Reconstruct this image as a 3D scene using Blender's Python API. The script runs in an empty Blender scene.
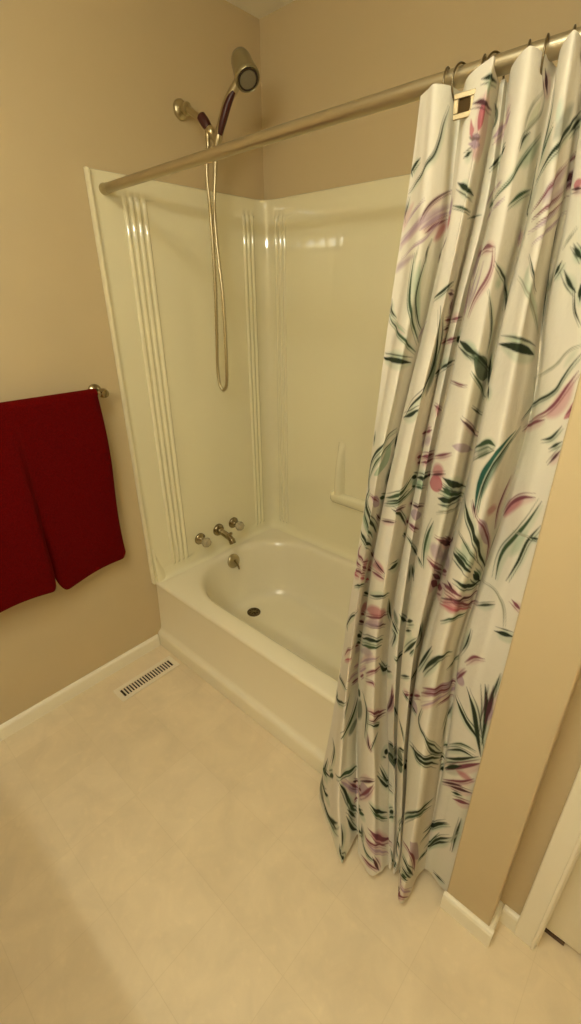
import bpy, bmesh, math, random
import numpy as np
from mathutils import Vector, Matrix

random.seed(7)
SC = bpy.context.scene
COL = SC.collection
PI = math.pi

# ------------------------------------------------------------------ materials
def new_mat(name):
    m = bpy.data.materials.new(name)
    m.use_nodes = True
    return m, m.node_tree.nodes, m.node_tree.links, m.node_tree.nodes['Principled BSDF']

def plain(name, col, rough=0.5, metal=0.0, bump=0.0, bump_scale=200.0, var=0.0, coat=0.0, ior=1.45):
    m, n, l, b = new_mat(name)
    b.inputs['Roughness'].default_value = rough
    b.inputs['Metallic'].default_value = metal
    b.inputs['Coat Weight'].default_value = coat
    b.inputs['IOR'].default_value = ior
    tc = n.new('ShaderNodeTexCoord')
    nz = n.new('ShaderNodeTexNoise'); nz.inputs['Scale'].default_value = 6.0; nz.inputs['Detail'].default_value = 4
    l.new(tc.outputs['Object'], nz.inputs['Vector'])
    mr = n.new('ShaderNodeMapRange')
    mr.inputs['To Min'].default_value = 1 - var; mr.inputs['To Max'].default_value = 1 + var
    l.new(nz.outputs['Fac'], mr.inputs['Value'])
    mx = n.new('ShaderNodeMix'); mx.data_type = 'RGBA'; mx.blend_type = 'MULTIPLY'
    mx.inputs['Factor'].default_value = 1.0
    mx.inputs['A'].default_value = (*col, 1)
    l.new(mr.outputs['Result'], mx.inputs['B'])
    l.new(mx.outputs['Result'], b.inputs['Base Color'])
    if bump > 0:
        n2 = n.new('ShaderNodeTexNoise'); n2.inputs['Scale'].default_value = bump_scale; n2.inputs['Detail'].default_value = 5
        l.new(tc.outputs['Object'], n2.inputs['Vector'])
        bp = n.new('ShaderNodeBump'); bp.inputs['Strength'].default_value = bump; bp.inputs['Distance'].default_value = 0.002
        l.new(n2.outputs['Fac'], bp.inputs['Height'])
        l.new(bp.outputs['Normal'], b.inputs['Normal'])
    return m

M = {}
M['wall'] = plain('wall_paint', (0.575, 0.460, 0.272), 0.6, bump=0.12, bump_scale=160, var=0.03)
M['ceiling'] = plain('ceiling_paint', (0.90, 0.86, 0.74), 0.9, bump=0.5, bump_scale=120, var=0.03)
M['trim'] = plain('trim_paint', (0.87, 0.81, 0.64), 0.35, var=0.02)
M['door'] = plain('door_paint', (0.78, 0.70, 0.52), 0.4, var=0.02)
M['acrylic'] = plain('surround_acrylic', (0.84, 0.785, 0.545), 0.035, var=0.01, coat=1.0)
M['tub'] = plain('tub_acrylic', (0.84, 0.77, 0.57), 0.17, var=0.015, coat=0.2)
M['chrome'] = plain('dark_reflection_chrome', (0.34, 0.28, 0.17), 0.14, 1.0)  # base colour darkened to stand in for dark reflections
M['nickel'] = plain('brushed_nickel', (0.52, 0.45, 0.29), 0.30, 1.0)
M['rod'] = plain('brushed_rod_metal', (0.50, 0.43, 0.29), 0.33, 0.95)
M['ring'] = plain('dark_ring_metal', (0.22, 0.18, 0.11), 0.3, 1.0)
M['grey_plastic'] = plain('grey_plastic', (0.30, 0.25, 0.13), 0.35, 0.5)
M['face'] = plain('spray_face_plastic', (0.20, 0.17, 0.11), 0.4, bump=0.8, bump_scale=400)
M['maroon'] = plain('maroon_grip', (0.055, 0.010, 0.008), 0.35)
M['dark'] = plain('dark_void', (0.035, 0.022, 0.012), 0.7)
M['knob'] = plain('smoky_knob_plastic', (0.50, 0.44, 0.30), 0.15, 0.4)
M['drain'] = plain('drain_metal', (0.13, 0.09, 0.045), 0.3, 1.0)
M['eyelet'] = plain('dull_eyelet_metal', (0.42, 0.34, 0.20), 0.45, 0.9)
M['brown'] = plain('brown_guide_plastic', (0.07, 0.032, 0.012), 0.5)
M['register'] = plain('register_enamel', (0.80, 0.72, 0.55), 0.35)
M['vanity'] = plain('vanity_paint', (0.62, 0.52, 0.38), 0.4)
M['counter'] = plain('counter_laminate', (0.66, 0.58, 0.44), 0.3, var=0.06)

def floor_mat():
    m, n, l, b = new_mat('vinyl_tile')
    b.inputs['Roughness'].default_value = 0.36
    tc = n.new('ShaderNodeTexCoord')
    mp = n.new('ShaderNodeMapping')
    mp.inputs['Location'].default_value = (-1.03 + 9 * 0.225, 1.05 + 9 * 0.221, 0)
    l.new(tc.outputs['Object'], mp.inputs['Vector'])
    br = n.new('ShaderNodeTexBrick')
    br.offset = 0.0; br.squash = 1.0
    br.inputs['Scale'].default_value = 1.0
    br.inputs['Brick Width'].default_value = 0.225
    br.inputs['Row Height'].default_value = 0.221
    br.inputs['Mortar Size'].default_value = 0.0011
    br.inputs['Mortar Smooth'].default_value = 0.4
    br.inputs['Bias'].default_value = 0.0
    br.inputs['Color1'].default_value = (0.735, 0.610, 0.405, 1)
    br.inputs['Color2'].default_value = (0.760, 0.635, 0.430, 1)
    br.inputs['Mortar'].default_value = (0.700, 0.578, 0.377, 1)
    l.new(mp.outputs['Vector'], br.inputs['Vector'])
    # cloudy stone mottling inside the tiles
    n1 = n.new('ShaderNodeTexNoise'); n1.inputs['Scale'].default_value = 9; n1.inputs['Detail'].default_value = 6; n1.inputs['Roughness'].default_value = 0.6
    n1.inputs['Distortion'].default_value = 0.6
    l.new(tc.outputs['Object'], n1.inputs['Vector'])
    r1 = n.new('ShaderNodeMapRange'); r1.inputs['From Min'].default_value = 0.3; r1.inputs['From Max'].default_value = 0.7
    r1.inputs['To Min'].default_value = 0.93; r1.inputs['To Max'].default_value = 1.06
    l.new(n1.outputs['Fac'], r1.inputs['Value'])
    n2 = n.new('ShaderNodeTexNoise'); n2.inputs['Scale'].default_value = 38; n2.inputs['Detail'].default_value = 3
    l.new(tc.outputs['Object'], n2.inputs['Vector'])
    r2 = n.new('ShaderNodeMapRange'); r2.inputs['From Min'].default_value = 0.58; r2.inputs['From Max'].default_value = 0.75
    r2.inputs['To Min'].default_value = 1.0; r2.inputs['To Max'].default_value = 1.045
    l.new(n2.outputs['Fac'], r2.inputs['Value'])
    mu = n.new('ShaderNodeMath'); mu.operation = 'MULTIPLY'
    l.new(r1.outputs['Result'], mu.inputs[0]); l.new(r2.outputs['Result'], mu.inputs[1])
    mx = n.new('ShaderNodeMix'); mx.data_type = 'RGBA'; mx.blend_type = 'MULTIPLY'; mx.inputs['Factor'].default_value = 1
    l.new(br.outputs['Color'], mx.inputs['A']); l.new(mu.outputs['Value'], mx.inputs['B'])
    l.new(mx.outputs['Result'], b.inputs['Base Color'])
    return m
M['floor'] = floor_mat()

def towel_mat():
    m, n, l, b = new_mat('terry_cloth')
    b.inputs['Roughness'].default_value = 1.0
    b.inputs['Sheen Weight'].default_value = 0.15
    b.inputs['Sheen Roughness'].default_value = 0.5
    b.inputs['Specular IOR Level'].default_value = 0.1
    b.inputs['Sheen Tint'].default_value = (0.6, 0.01, 0.005, 1)
    tc = n.new('ShaderNodeTexCoord')
    nz = n.new('ShaderNodeTexNoise'); nz.inputs['Scale'].default_value = 260; nz.inputs['Detail'].default_value = 2
    l.new(tc.outputs['Object'], nz.inputs['Vector'])
    cr = n.new('ShaderNodeValToRGB')
    cr.color_ramp.elements[0].color = (0.080, 0.0005, 0.0004, 1); cr.color_ramp.elements[0].position = 0.3
    cr.color_ramp.elements[1].color = (0.135, 0.0010, 0.0006, 1); cr.color_ramp.elements[1].position = 0.75
    l.new(nz.outputs['Fac'], cr.inputs['Fac']); l.new(cr.outputs['Color'], b.inputs['Base Color'])
    bp = n.new('ShaderNodeBump'); bp.inputs['Strength'].default_value = 0.6; bp.inputs['Distance'].default_value = 0.003
    l.new(nz.outputs['Fac'], bp.inputs['Height']); l.new(bp.outputs['Normal'], b.inputs['Normal'])
    return m
M['towel'] = towel_mat()

def cloth_mat():
    m, n, l, b = new_mat('printed_curtain_cloth')
    b.inputs['Roughness'].default_value = 0.8
    b.inputs['Specular IOR Level'].default_value = 0.2
    at = n.new('ShaderNodeAttribute'); at.attribute_name = 'print'
    l.new(at.outputs['Color'], b.inputs['Base Color'])
    out = n['Material Output']
    tr = n.new('ShaderNodeBsdfTranslucent')
    l.new(at.outputs['Color'], tr.inputs['Color'])
    ms = n.new('ShaderNodeMixShader'); ms.inputs['Fac'].default_value = 0.12
    l.new(b.outputs['BSDF'], ms.inputs[1]); l.new(tr.outputs['BSDF'], ms.inputs[2])
    l.new(ms.outputs['Shader'], out.inputs['Surface'])
    tc = n.new('ShaderNodeTexCoord')
    nz = n.new('ShaderNodeTexNoise'); nz.inputs['Scale'].default_value = 45; nz.inputs['Detail'].default_value = 3
    l.new(tc.outputs['Object'], nz.inputs['Vector'])
    bp = n.new('ShaderNodeBump'); bp.inputs['Strength'].default_value = 0.25; bp.inputs['Distance'].default_value = 0.006
    l.new(nz.outputs['Fac'], bp.inputs['Height']); l.new(bp.outputs['Normal'], b.inputs['Normal'])
    return m
M['cloth'] = cloth_mat()

def glow_mat():
    m, n, l, b = new_mat('lit_bulb_glass')
    b.inputs['Base Color'].default_value = (0.9, 0.85, 0.7, 1)
    b.inputs['Emission Color'].default_value = (1.0, 0.99, 0.83, 1)
    b.inputs['Emission Strength'].default_value = 135.0
    return m
M['bulb'] = glow_mat()
def fill_dome_mat():
    m, n, l, b = new_mat('added_fill_glass')
    b.inputs['Base Color'].default_value = (0.9, 0.85, 0.7, 1)
    b.inputs['Emission Color'].default_value = (1.0, 0.99, 0.83, 1)
    b.inputs['Emission Strength'].default_value = 25.0  # glow of the added fill dome
    return m
M['dome'] = fill_dome_mat()

# ------------------------------------------------------------------ mesh helpers
def obj(name, bm, mat, parent=None, smooth=False, angle=40):
    me = bpy.data.meshes.new(name)
    bmesh.ops.recalc_face_normals(bm, faces=bm.faces)
    if smooth:
        for f in bm.faces: f.smooth = True
        for e in bm.edges:
            if len(e.link_faces) == 2 and e.calc_face_angle(0) > math.radians(angle): e.smooth = False
    bm.to_mesh(me); bm.free()
    me.materials.append(mat)
    o = bpy.data.objects.new(name, me); COL.objects.link(o)
    if parent:
        o.parent = parent
        o.matrix_parent_inverse = Matrix.Translation(-parent.location)
    return o

def empty(name, loc, label, cat, group=None):
    o = bpy.data.objects.new(name, None); COL.objects.link(o)
    o.location = loc; o.empty_display_size = 0.05
    return tag(o, label, cat, group)

def tag(o, label, cat, group=None):
    o['label'] = label; o['category'] = cat
    if group: o['group'] = group
    return o

def struct(o):
    o['kind'] = 'structure'; return o

def box(bm, a, b, bev=0.0, seg=2):
    r = bmesh.ops.create_cube(bm, size=1)
    vs = r['verts']
    for v in vs:
        for i in range(3):
            v.co[i] = (a[i] + b[i]) / 2 + v.co[i] * (b[i] - a[i])
    if bev > 0:
        es = list({e for v in vs for e in v.link_edges})
        bmesh.ops.bevel(bm, geom=es, offset=bev, segments=seg, profile=0.5, affect='EDGES')
    return bm

def B(a, b, bev=0.0, seg=2):
    return box(bmesh.new(), a, b, bev, seg)

def frame_for(d):
    d = d.normalized()
    up = Vector((0, 0, 1)) if abs(d.z) < 0.9 else Vector((1, 0, 0))
    x = d.cross(up).normalized(); y = x.cross(d).normalized()
    return x, y

def lathe(bm, origin, axis, prof, n=32, cap=True):
    """prof: list of (distance along axis, radius)"""
    o = Vector(origin); a = Vector(axis).normalized(); x, y = frame_for(a)
    rings = []
    for t, r in prof:
        rings.append([bm.verts.new(o + a * t + (x * math.cos(k * 2 * PI / n) + y * math.sin(k * 2 * PI / n)) * max(r, 1e-5)) for k in range(n)])
    for A, Bv in zip(rings, rings[1:]):
        for k in range(n):
            bm.faces.new((A[k], A[(k + 1) % n], Bv[(k + 1) % n], Bv[k]))
    if cap:
        bm.faces.new(rings[0]); bm.faces.new(rings[-1])
    return bm

def catmull(pts, n=10):
    P = [Vector(p) for p in pts]
    P = [P[0] * 2 - P[1]] + P + [P[-1] * 2 - P[-2]]
    out = []
    for i in range(1, len(P) - 2):
        for k in range(n):
            t = k / n
            out.append(0.5 * ((2 * P[i]) + (P[i + 1] - P[i - 1]) * t + (2 * P[i - 1] - 5 * P[i] + 4 * P[i + 1] - P[i + 2]) * t * t + (3 * P[i] - P[i - 1] - 3 * P[i + 1] + P[i + 2]) * t ** 3))
    out.append(P[-2]); return out

def tube(bm, pts, rad, n=12, sx=1.0, side=None):
    P = [Vector(p) for p in pts]
    R = rad if isinstance(rad, (list, tuple)) else [rad] * len(P)
    rings = []; x = None
    for i, p in enumerate(P):
        d = (P[min(i + 1, len(P) - 1)] - P[max(i - 1, 0)]).normalized()
        if x is None:
            x = Vector(side) if side is not None else frame_for(d)[0]
        x = (x - d * x.dot(d)).normalized(); y = d.cross(x)
        rings.append([bm.verts.new(p + (x * math.cos(k * 2 * PI / n) * sx + y * math.sin(k * 2 * PI / n)) * R[i]) for k in range(n)])
    for A, Bv in zip(rings, rings[1:]):
        for k in range(n):
            bm.faces.new((A[k], A[(k + 1) % n], Bv[(k + 1) % n], Bv[k]))
    bm.faces.new(rings[0]); bm.faces.new(rings[-1])
    return bm

def torus(bm, c, axis, R, r, n=40, m=8):
    c = Vector(c); a = Vector(axis).normalized(); x, y = frame_for(a)
    g = []
    for i in range(n):
        t = i * 2 * PI / n; d = x * math.cos(t) + y * math.sin(t)
        g.append([bm.verts.new(c + d * (R + r * math.cos(s * 2 * PI / m)) + a * r * math.sin(s * 2 * PI / m)) for s in range(m)])
    for i in range(n):
        for s in range(m):
            bm.faces.new((g[i][s], g[(i + 1) % n][s], g[(i + 1) % n][(s + 1) % m], g[i][(s + 1) % m]))
    return bm

# ------------------------------------------------------------------ room shell
H = 2.44
RX, FY = 2.70, -2.40            # right and front walls of the room
L, LT, PF = 1.483, 1.597, -0.866   # stub wall at the tub's end
DY = -0.79                      # wall with the door
struct(obj('floor', B((-0.1, FY - 0.1, -0.1), (RX + 0.1, 0.1, 0)), M['floor']))
struct(obj('ceiling', B((-0.1, FY - 0.1, H), (RX + 0.1, 0.1, H + 0.1)), M['ceiling']))
struct(obj('wall_left', B((-0.1, FY - 0.1, 0), (0, 0.1, H)), M['wall']))
struct(obj('wall_back', B((0, 0, 0), (L, 0.1, H)), M['wall']))
struct(obj('wall_end', B((L, PF, 0), (LT, 0.1, H), 0.004), M['wall']))
DX0, DX1, DH = 1.703, 2.46, 2.04
bm = B((LT, DY, 0), (DX0 - 0.012, DY + 0.11, H))
box(bm, (DX1 + 0.012, DY, 0), (RX, DY + 0.11, H)); box(bm, (DX0 - 0.012, DY, DH + 0.012), (DX1 + 0.012, DY + 0.11, H))
struct(obj('wall_door', bm, M['wall']))
struct(obj('wall_right', B((RX, FY, 0), (RX + 0.1, DY + 0.11, H)), M['wall']))
struct(obj('wall_front', B((0, FY - 0.1, 0), (RX, FY, H)), M['wall']))

def prof_base(bm, p0, p1, nrm, h=0.062, t=0.013):
    """baseboard with an eased top edge between two floor points; nrm = direction into the room"""
    p0 = Vector((*p0, 0)); p1 = Vector((*p1, 0)); n = Vector((*nrm, 0))
    pr = [(0, 0), (t, 0), (t, h - 0.012), (t - 0.003, h - 0.004), (t - 0.008, h), (0, h)]
    A = [bm.verts.new(p0 + n * a + Vector((0, 0, z))) for a, z in pr]
    C = [bm.verts.new(p1 + n * a + Vector((0, 0, z))) for a, z in pr]
    k = len(pr)
    for i in range(k): bm.faces.new((A[i], A[(i + 1) % k], C[(i + 1) % k], C[i]))
    bm.faces.new(A); bm.faces.new(C)
    return bm
struct(obj('baseboard_left', prof_base(bmesh.new(), (0, -0.802), (0, FY), (1, 0)), M['trim']))
bm = prof_base(bmesh.new(), (L - 0.004, PF), (LT + 0.013, PF), (0, -1))
prof_base(bm, (LT, PF + 0.0002), (LT, DY), (1, 0))
struct(obj('baseboard_end', bm, M['trim']))
struct(obj('baseboard_door', prof_base(bmesh.new(), (LT + 0.013, DY), (1.648, DY), (0, -1)), M['trim']))
struct(obj('baseboard_right', prof_base(bmesh.new(), (RX, DY), (RX, FY), (-1, 0)), M['trim']))

# door casing, jambs and the door leaf
bm = B((1.648, DY - 0.016, 0), (DX0 - 0.004, DY, DH + 0.05), 0.003)
box(bm, (DX1 + 0.004, DY - 0.016, 0), (DX1 + 0.055, DY, DH + 0.05), 0.003)
box(bm, (1.648, DY - 0.018, DH + 0.004), (DX1 + 0.055, DY, DH + 0.06), 0.003)
box(bm, (DX0 - 0.014, DY - 0.019, 0), (DX0 - 0.006, DY - 0.012, DH), 0.002)      # bead along the inner edge
box(bm, (DX0 - 0.012, DY - 0.001, 0), (DX0, DY + 0.11, DH + 0.012)); box(bm, (DX1, DY - 0.001, 0), (DX1 + 0.012, DY + 0.11, DH + 0.012))
box(bm, (DX0, DY - 0.001, DH), (DX1, DY + 0.11, DH + 0.012))
struct(obj('trim_1', bm, M['trim']))
bm = B((DX0 + 0.003, DY + 0.045, 0.014), (DX1 - 0.003, DY + 0.080, DH - 0.003), 0.003)
for (za, zb) in ((0.22, 0.95), (1.08, 1.88)):
    for (xa, xb) in ((DX0 + 0.12, 2.04), (2.13, DX1 - 0.12)):
        box(bm, (xa, DY + 0.039, za), (xb, DY + 0.046, zb), 0.005)
dr = struct(obj('door_1', bm, M['door']))
bm = lathe(bmesh.new(), (DX1 - 0.07, DY + 0.045, 0.95), (0, -1, 0), [(0, .03), (.006, .03), (.01, .012), (.035, .012), (.042, .026), (.062, .028), (.072, .018), (.074, .001)], 24)
obj('door_knob', bm, M['nickel'], dr, True)
bm = B((DX0 + 0.004, DY + 0.043, 0), (DX0 + 0.050, DY + 0.09, 0.0135), 0.001)
tag(obj('door_guide', bm, M['brown']), 'small dark brown guide block on the floor under the door edge beside the casing', 'door guide')

# ------------------------------------------------------------------ tub
D, WT = 0.347, 0.77
def rrect(x0, x1, y0, y1, rl, rr, z, na=14, nsx=24, nsy=8):
    """rounded rectangle loop, left corners rl, right corners rr; same count every time. z may be a function of (x,y)"""
    rl = min(rl, (y1 - y0) / 2 - 0.002); rr = min(rr, (y1 - y0) / 2 - 0.002)
    pts = []
    def arc(cx, cy, r, a0):
        for k in range(na):
            a = a0 + (k / (na - 1)) * PI / 2
            pts.append((cx + r * math.cos(a), cy + r * math.sin(a)))
    def side(p, q, n):
        for k in range(1, n): pts.append((p[0] + (q[0] - p[0]) * k / n, p[1] + (q[1] - p[1]) * k / n))
    arc(x1 - rr, y1 - rr, rr, 0); side((x1 - rr, y1), (x0 + rl, y1), nsx)
    arc(x0 + rl, y1 - rl, rl, PI / 2); side((x0, y1 - rl), (x0, y0 + rl), nsy)
    arc(x0 + rl, y0 + rl, rl, PI); side((x0 + rl, y0), (x1 - rr, y0), nsx)
    arc(x1 - rr, y0 + rr, rr, 1.5 * PI); side((x1, y0 + rr), (x1, y1 - rr), nsy)
    return [(x, y, z) for x, y in pts]

def loft(bm, loops, cap_last=True):
    vs = [[bm.verts.new(p) for p in lp] for lp in loops]
    n = len(vs[0])
    for A, Bv in zip(vs, vs[1:]):
        for k in range(n): bm.faces.new((A[k], A[(k + 1) % n], Bv[(k + 1) % n], Bv[k]))
    if cap_last: bm.faces.new(vs[-1])
    return bm
e = 0.002
tub = empty('bathtub', (0.75, -0.4, 0), 'built-in cream acrylic bathtub with a plain apron below the faucet wall', 'bathtub')
X0, X1, Yb = 0.0015, L - 0.0015, -0.0015
outer = [(-0.798, 0.001), (-0.798, 0.058), (-0.797, 0.066), (-0.793, 0.073), (-0.787, 0.077), (-0.780, 0.082), (-0.776, 0.095), (-0.771, 0.20), (-0.767, 0.318), (-0.769, 0.328), (-0.770, 0.336), (-0.767, 0.343), (-0.760, 0.3465)]
loops = [rrect(X0, X1, y, Yb, 0.001, 0.001, z) for y, z in outer]
rim = [(0.055, 1.435, -0.692, -0.062, 0.285, 0.22)]
def rimloop(g, z, extra=0):
    return rrect(0.052 + g * 1.0, 1.415 - g * 1.2, -0.692 + g * 0.9, -0.062 - g * 0.9, 0.285 - g * 0.5, 0.22 - g * 0.3, z)
loops.append(rimloop(-0.030, D))
loops.append(rimloop(-0.014, D + 0.0005))
loops.append(rimloop(-0.005, D - 0.001))
loops.append(rimloop(0.003, D - 0.006))
loops.append(rimloop(0.009, D - 0.014))
loops.append(rimloop(0.016, D - 0.030))
loops.append(rimloop(0.026, D - 0.080))
loops.append(rimloop(0.042, D - 0.150))
loops.append(rimloop(0.058, D - 0.215))
loops.append(rimloop(0.070, D - 0.250))
loops.append(rimloop(0.086, D - 0.272))
loops.append(rimloop(0.106, D - 0.284))
loops.append(rimloop(0.135, D - 0.288))
for g in (0.17, 0.21, 0.25): loops.append(rimloop(g, D - 0.2885 - (g - 0.135) * 0.02))
bm = loft(bmesh.new(), loops)
obj('tub_shell', bm, M['tub'], tub, True, 50)
# drain
dc = Vector((0.222, -0.377, D - 0.2885))
bm = lathe(bmesh.new(), dc, (0, 0, 1), [(-0.004, .034), (0.003, .034), (0.005, .031), (0.004, .025), (0.0005, .024)], 32)
dr_ = obj('drain', bm, M['drain'], tub, True)
bm = bmesh.new()
for k in range(4):
    a = k * PI / 4; d = Vector((math.cos(a), math.sin(a), 0)); s = Vector((-d.y, d.x, 0))
    tube(bm, [dc + d * -0.025 + Vector((0, 0, .003)), dc + d * 0.025 + Vector((0, 0, .003))], 0.0022, 6)
lathe(bm, dc, (0, 0, 1), [(0, .007), (.006, .007), (.008, .004)], 16)
obj('strainer', bm, M['chrome'], dr_, True)
# overflow plate with trip lever on the sloping end wall
ax = Vector((1, 0, 0.17)).normalized()
oc = Vector((0.0735, -0.365, 0.298))
bm = lathe(bmesh.new(), oc, ax, [(-0.004, .037), (0.004, .037), (0.009, .034), (0.012, .026), (0.0125, .001)], 36)
ov = obj('overflow_plate', bm, M['nickel'], tub, True)
bm = bmesh.new()
tube(bm, [oc + ax * .011 + Vector((0, 0, .008)), oc + ax * .022 + Vector((0, 0.002, -.006)), oc + ax * .030 + Vector((0, 0.006, -.028)), oc + ax * .030 + Vector((0, .010, -.046))], [.006, .006, .005, .004], 10)
obj('trip_lever', bm, M['chrome'], ov, True)

# ------------------------------------------------------------------ tub surround
S, SW = 1.877, 0.787
prof = []   # (x, y, rib) plan profile from the left front edge round to the right front edge
prof += [(0.0015, -SW, 0), (0.020, -SW, 0), (0.024, -SW + 0.002, 0), (0.024, -SW + 0.007, 0), (0.017, -SW + 0.010, 0), (0.0125, -SW + 0.013, 0), (0.012, -SW + 0.030, 0)]
def ribs_left(yc, n, sp, r):
    out = []
    for k in range(n):
        c = yc + k * sp
        for j in range(9):
            a = PI - j * PI / 8
            out.append((0.012, c + math.cos(a) * r, math.sin(a) * r))
    return out
prof += ribs_left(-0.668, 4, 0.0245, 0.0085)
for k in range(1, 9): prof.append((0.012, -0.594 + k * (0.594 - 0.142) / 9, 0))
prof += ribs_left(-0.135, 3, 0.0235, 0.0075)
R0 = 0.055
for k in range(0, 9):
    a = PI - k * (PI / 2) / 8
    prof.append((0.012 + R0 + R0 * math.cos(a), -0.012 - R0 + R0 * math.sin(a), 0))
for k in range(3):
    c = 0.078 + k * 0.0235
    for j in range(9):
        a = PI - j * PI / 8
        prof.append((c + math.cos(a) * 0.0075, -0.012, math.sin(a) * 0.0075))
for k in range(1, 24): prof.append((0.135 + k * (1.30 - 0.135) / 24, -0.012 - 0.0, 0))
for k in range(0, 9):
    a = PI / 2 - k * (PI / 2) / 8
    prof.append((L - 0.012 - R0 + R0 * math.cos(a), -0.012 - R0 + R0 * math.sin(a), 0))
for k in range(1, 10): prof.append((L - 0.012, -0.07 - k * 0.069, 0))
prof += [(L - 0.012, -SW + 0.030, 0), (L - 0.013, -SW + 0.018, 0), (L - 0.024, -SW + 0.010, 0), (L - 0.024, -SW + 0.003, 0), (L - 0.0015, -SW, 0)]
nP = len(prof)
nrm = []
for i in range(nP):
    a = Vector(prof[max(i - 1, 0)][:2]); b = Vector(prof[min(i + 1, nP - 1)][:2])
    x, y, r = prof[i]
    if i < 7 or (y < -0.07 and x < 0.5): n = Vector((1, 0))
    elif y < -0.07: n = Vector((-1, 0))
    elif 0.067 <= x <= L - 0.067: n = Vector((0, -1))
    else:
        t = (b - a).normalized(); n = Vector((t.y, -t.x))
    nrm.append(n)
zr = [(D + 0.0005, 0.022, 0), (D + 0.004, 0.013, 0), (D + 0.012, 0.006, 0), (D + 0.026, 0.003, 0), (D + 0.045, 0, 0), (D + 0.05, 0, 0.3), (D + 0.065, 0, 1)]
zr += [(0.45 + k * 0.1, 0, 1) for k in range(14)]
zr += [(1.80, 0, 1), (1.812, 0, 0.6), (1.818, 0, 0), (1.84, 0, 0), (S - 0.010, 0, 0), (S - 0.004, -0.0015, 0), (S, -0.006, 0), (S, -0.0110, 0)]
bm = bmesh.new(); G = []
for z, off, rf in zr:
    row = []
    for i, (x, y, r) in enumerate(prof):
        o_ = off if 6 <= i <= nP - 6 else min(off, 0) * (0.2 if i in (0, nP - 1) else 1)
        if off < 0 and (i == 0 or i == nP - 1): o_ = 0
        p = Vector((x, y)) + nrm[i] * (o_ + r * rf)
        row.append(bm.verts.new((p.x, p.y, z)))
    G.append(row)
for A, Bv in zip(G, G[1:]):
    for k in range(nP - 1): bm.faces.new((A[k], A[k + 1], Bv[k + 1], Bv[k]))
sur = empty('tub_surround', (0.75, -0.02, D), 'glossy cream three-sided shower surround with ribbed corners above the bathtub', 'shower surround')
obj('wall_panel', bm, M['acrylic'], sur, True, 60)
# moulded soap shelf in the back panel: two fins and a ledge
bm = bmesh.new()
for xf in (0.466, 0.985):
    pr = []
    for k in range(13):
        t = k / 12; z = 0.672 + t * 0.245
        w = 0.017 * (1 - 0.25 * t); d = 0.036 * (1 - t ** 4) + 0.001
        pr.append([bm.verts.new((xf + w * c, -0.0125 - d * s, z)) for c, s in ((-1.5, 0), (-1.05, .55), (-.55, .95), (0, 1.0), (.55, .95), (1.05, .55), (1.5, 0))])
    for A, Bv in zip(pr, pr[1:]):
        for j in range(6): bm.faces.new((A[j], A[j + 1], Bv[j + 1], Bv[j]))
    bm.faces.new(pr[0]); bm.faces.new(pr[-1])
led = []
for (z, d, w) in ((0.610, 0.001, 0.0), (0.616, 0.010, 0.004), (0.628, 0.024, 0.008), (0.644, 0.032, 0.010), (0.660, 0.033, 0.010), (0.668, 0.029, 0.008), (0.673, 0.020, 0.004), (0.673, 0.001, 0.0)):
    xa, xb, rr = 0.432 - w, 1.030 + w, min(0.028, d * 0.6)
    led.append([bm.verts.new(p) for p in ((xa, -0.0125, z), (xa, -0.0125 - d + rr, z), (xa + rr * .3, -0.0125 - d + rr * .3, z), (xa + rr, -0.0125 - d, z), (xb - rr, -0.0125 - d, z), (xb - rr * .3, -0.0125 - d + rr * .3, z), (xb, -0.0125 - d + rr, z), (xb, -0.0125, z))])
for A, Bv in zip(led, led[1:]):
    for j in range(7): bm.faces.new((A[j], A[j + 1], Bv[j + 1], Bv[j]))
bm.faces.new(led[0]); bm.faces.new(led[-1])
obj('soap_shelf', bm, M['acrylic'], sur, True, 50)
# moulded foot at the bottom front corner of the panel
bm = bmesh.new()
rows = []
for k in range(11):
    t = k / 10; z = D + 0.0005 + t * 0.165
    yb = -0.700 - 0.060 * t ** 0.7
    d = 0.016 * (1 - t) ** 1.1 + 0.0035
    rows.append([bm.verts.new(p) for p in ((0.0125, -0.7665, z), (0.010 + d * .75, -0.7660, z), (0.010 + d, -0.758, z), (0.010 + d * .8, (yb - 0.758) / 2 - 0.004, z), (0.0125, yb, z))])
for A, Bv in zip(rows, rows[1:]):
    for j in range(4): bm.faces.new((A[j], A[j + 1], Bv[j + 1], Bv[j]))
bm.faces.new(rows[0]); bm.faces.new(rows[-1])
obj('corner_foot', bm, M['acrylic'], sur, True, 50)

# ------------------------------------------------------------------ faucet
fau = empty('tub_faucet', (0.012, -0.392, 0.46), 'chrome two-handle tub faucet with spout on the surround above the overflow plate', 'faucet')
def handle(y, z):
    a = Vector((1, 0, -0.06)).normalized(); o = Vector((0.0125, y, z))
    bm = lathe(bmesh.new(), o, a, [(0, .029), (.006, .029), (.012, .024), (.016, .015), (.024, .011), (.040, .010)], 28)
    h = obj('handle', bm, M['chrome'], fau, True)
    bm = bmesh.new(); n = 32
    rings = []
    for t, r in ((.034, .012), (.037, .019), (.046, .0225), (.058, .0225), (.066, .018), (.070, .010), (.071, .001)):
        x_, y_ = frame_for(a)
        rings.append([bm.verts.new(o + a * t + (x_ * math.cos(k * 2 * PI / n) + y_ * math.sin(k * 2 * PI / n)) * r * (1 + 0.07 * math.cos(k * 2 * PI / n * 8))) for k in range(n)])
    for A, Bv in zip(rings, rings[1:]):
        for k in range(n): bm.faces.new((A[k], A[(k + 1) % n], Bv[(k + 1) % n], Bv[k]))
    bm.faces.new(rings[0]); bm.faces.new(rings[-1])
    obj('knob', bm, M['knob'], h, True, 60)
handle(-0.512, 0.466); handle(-0.300, 0.472)
bm = lathe(bmesh.new(), (0.0125, -0.398, 0.470), (1, 0, 0), [(0, .031), (.006, .031), (.014, .026), (.018, .018)], 28)
obj('escutcheon', bm, M['chrome'], fau, True)
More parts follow.
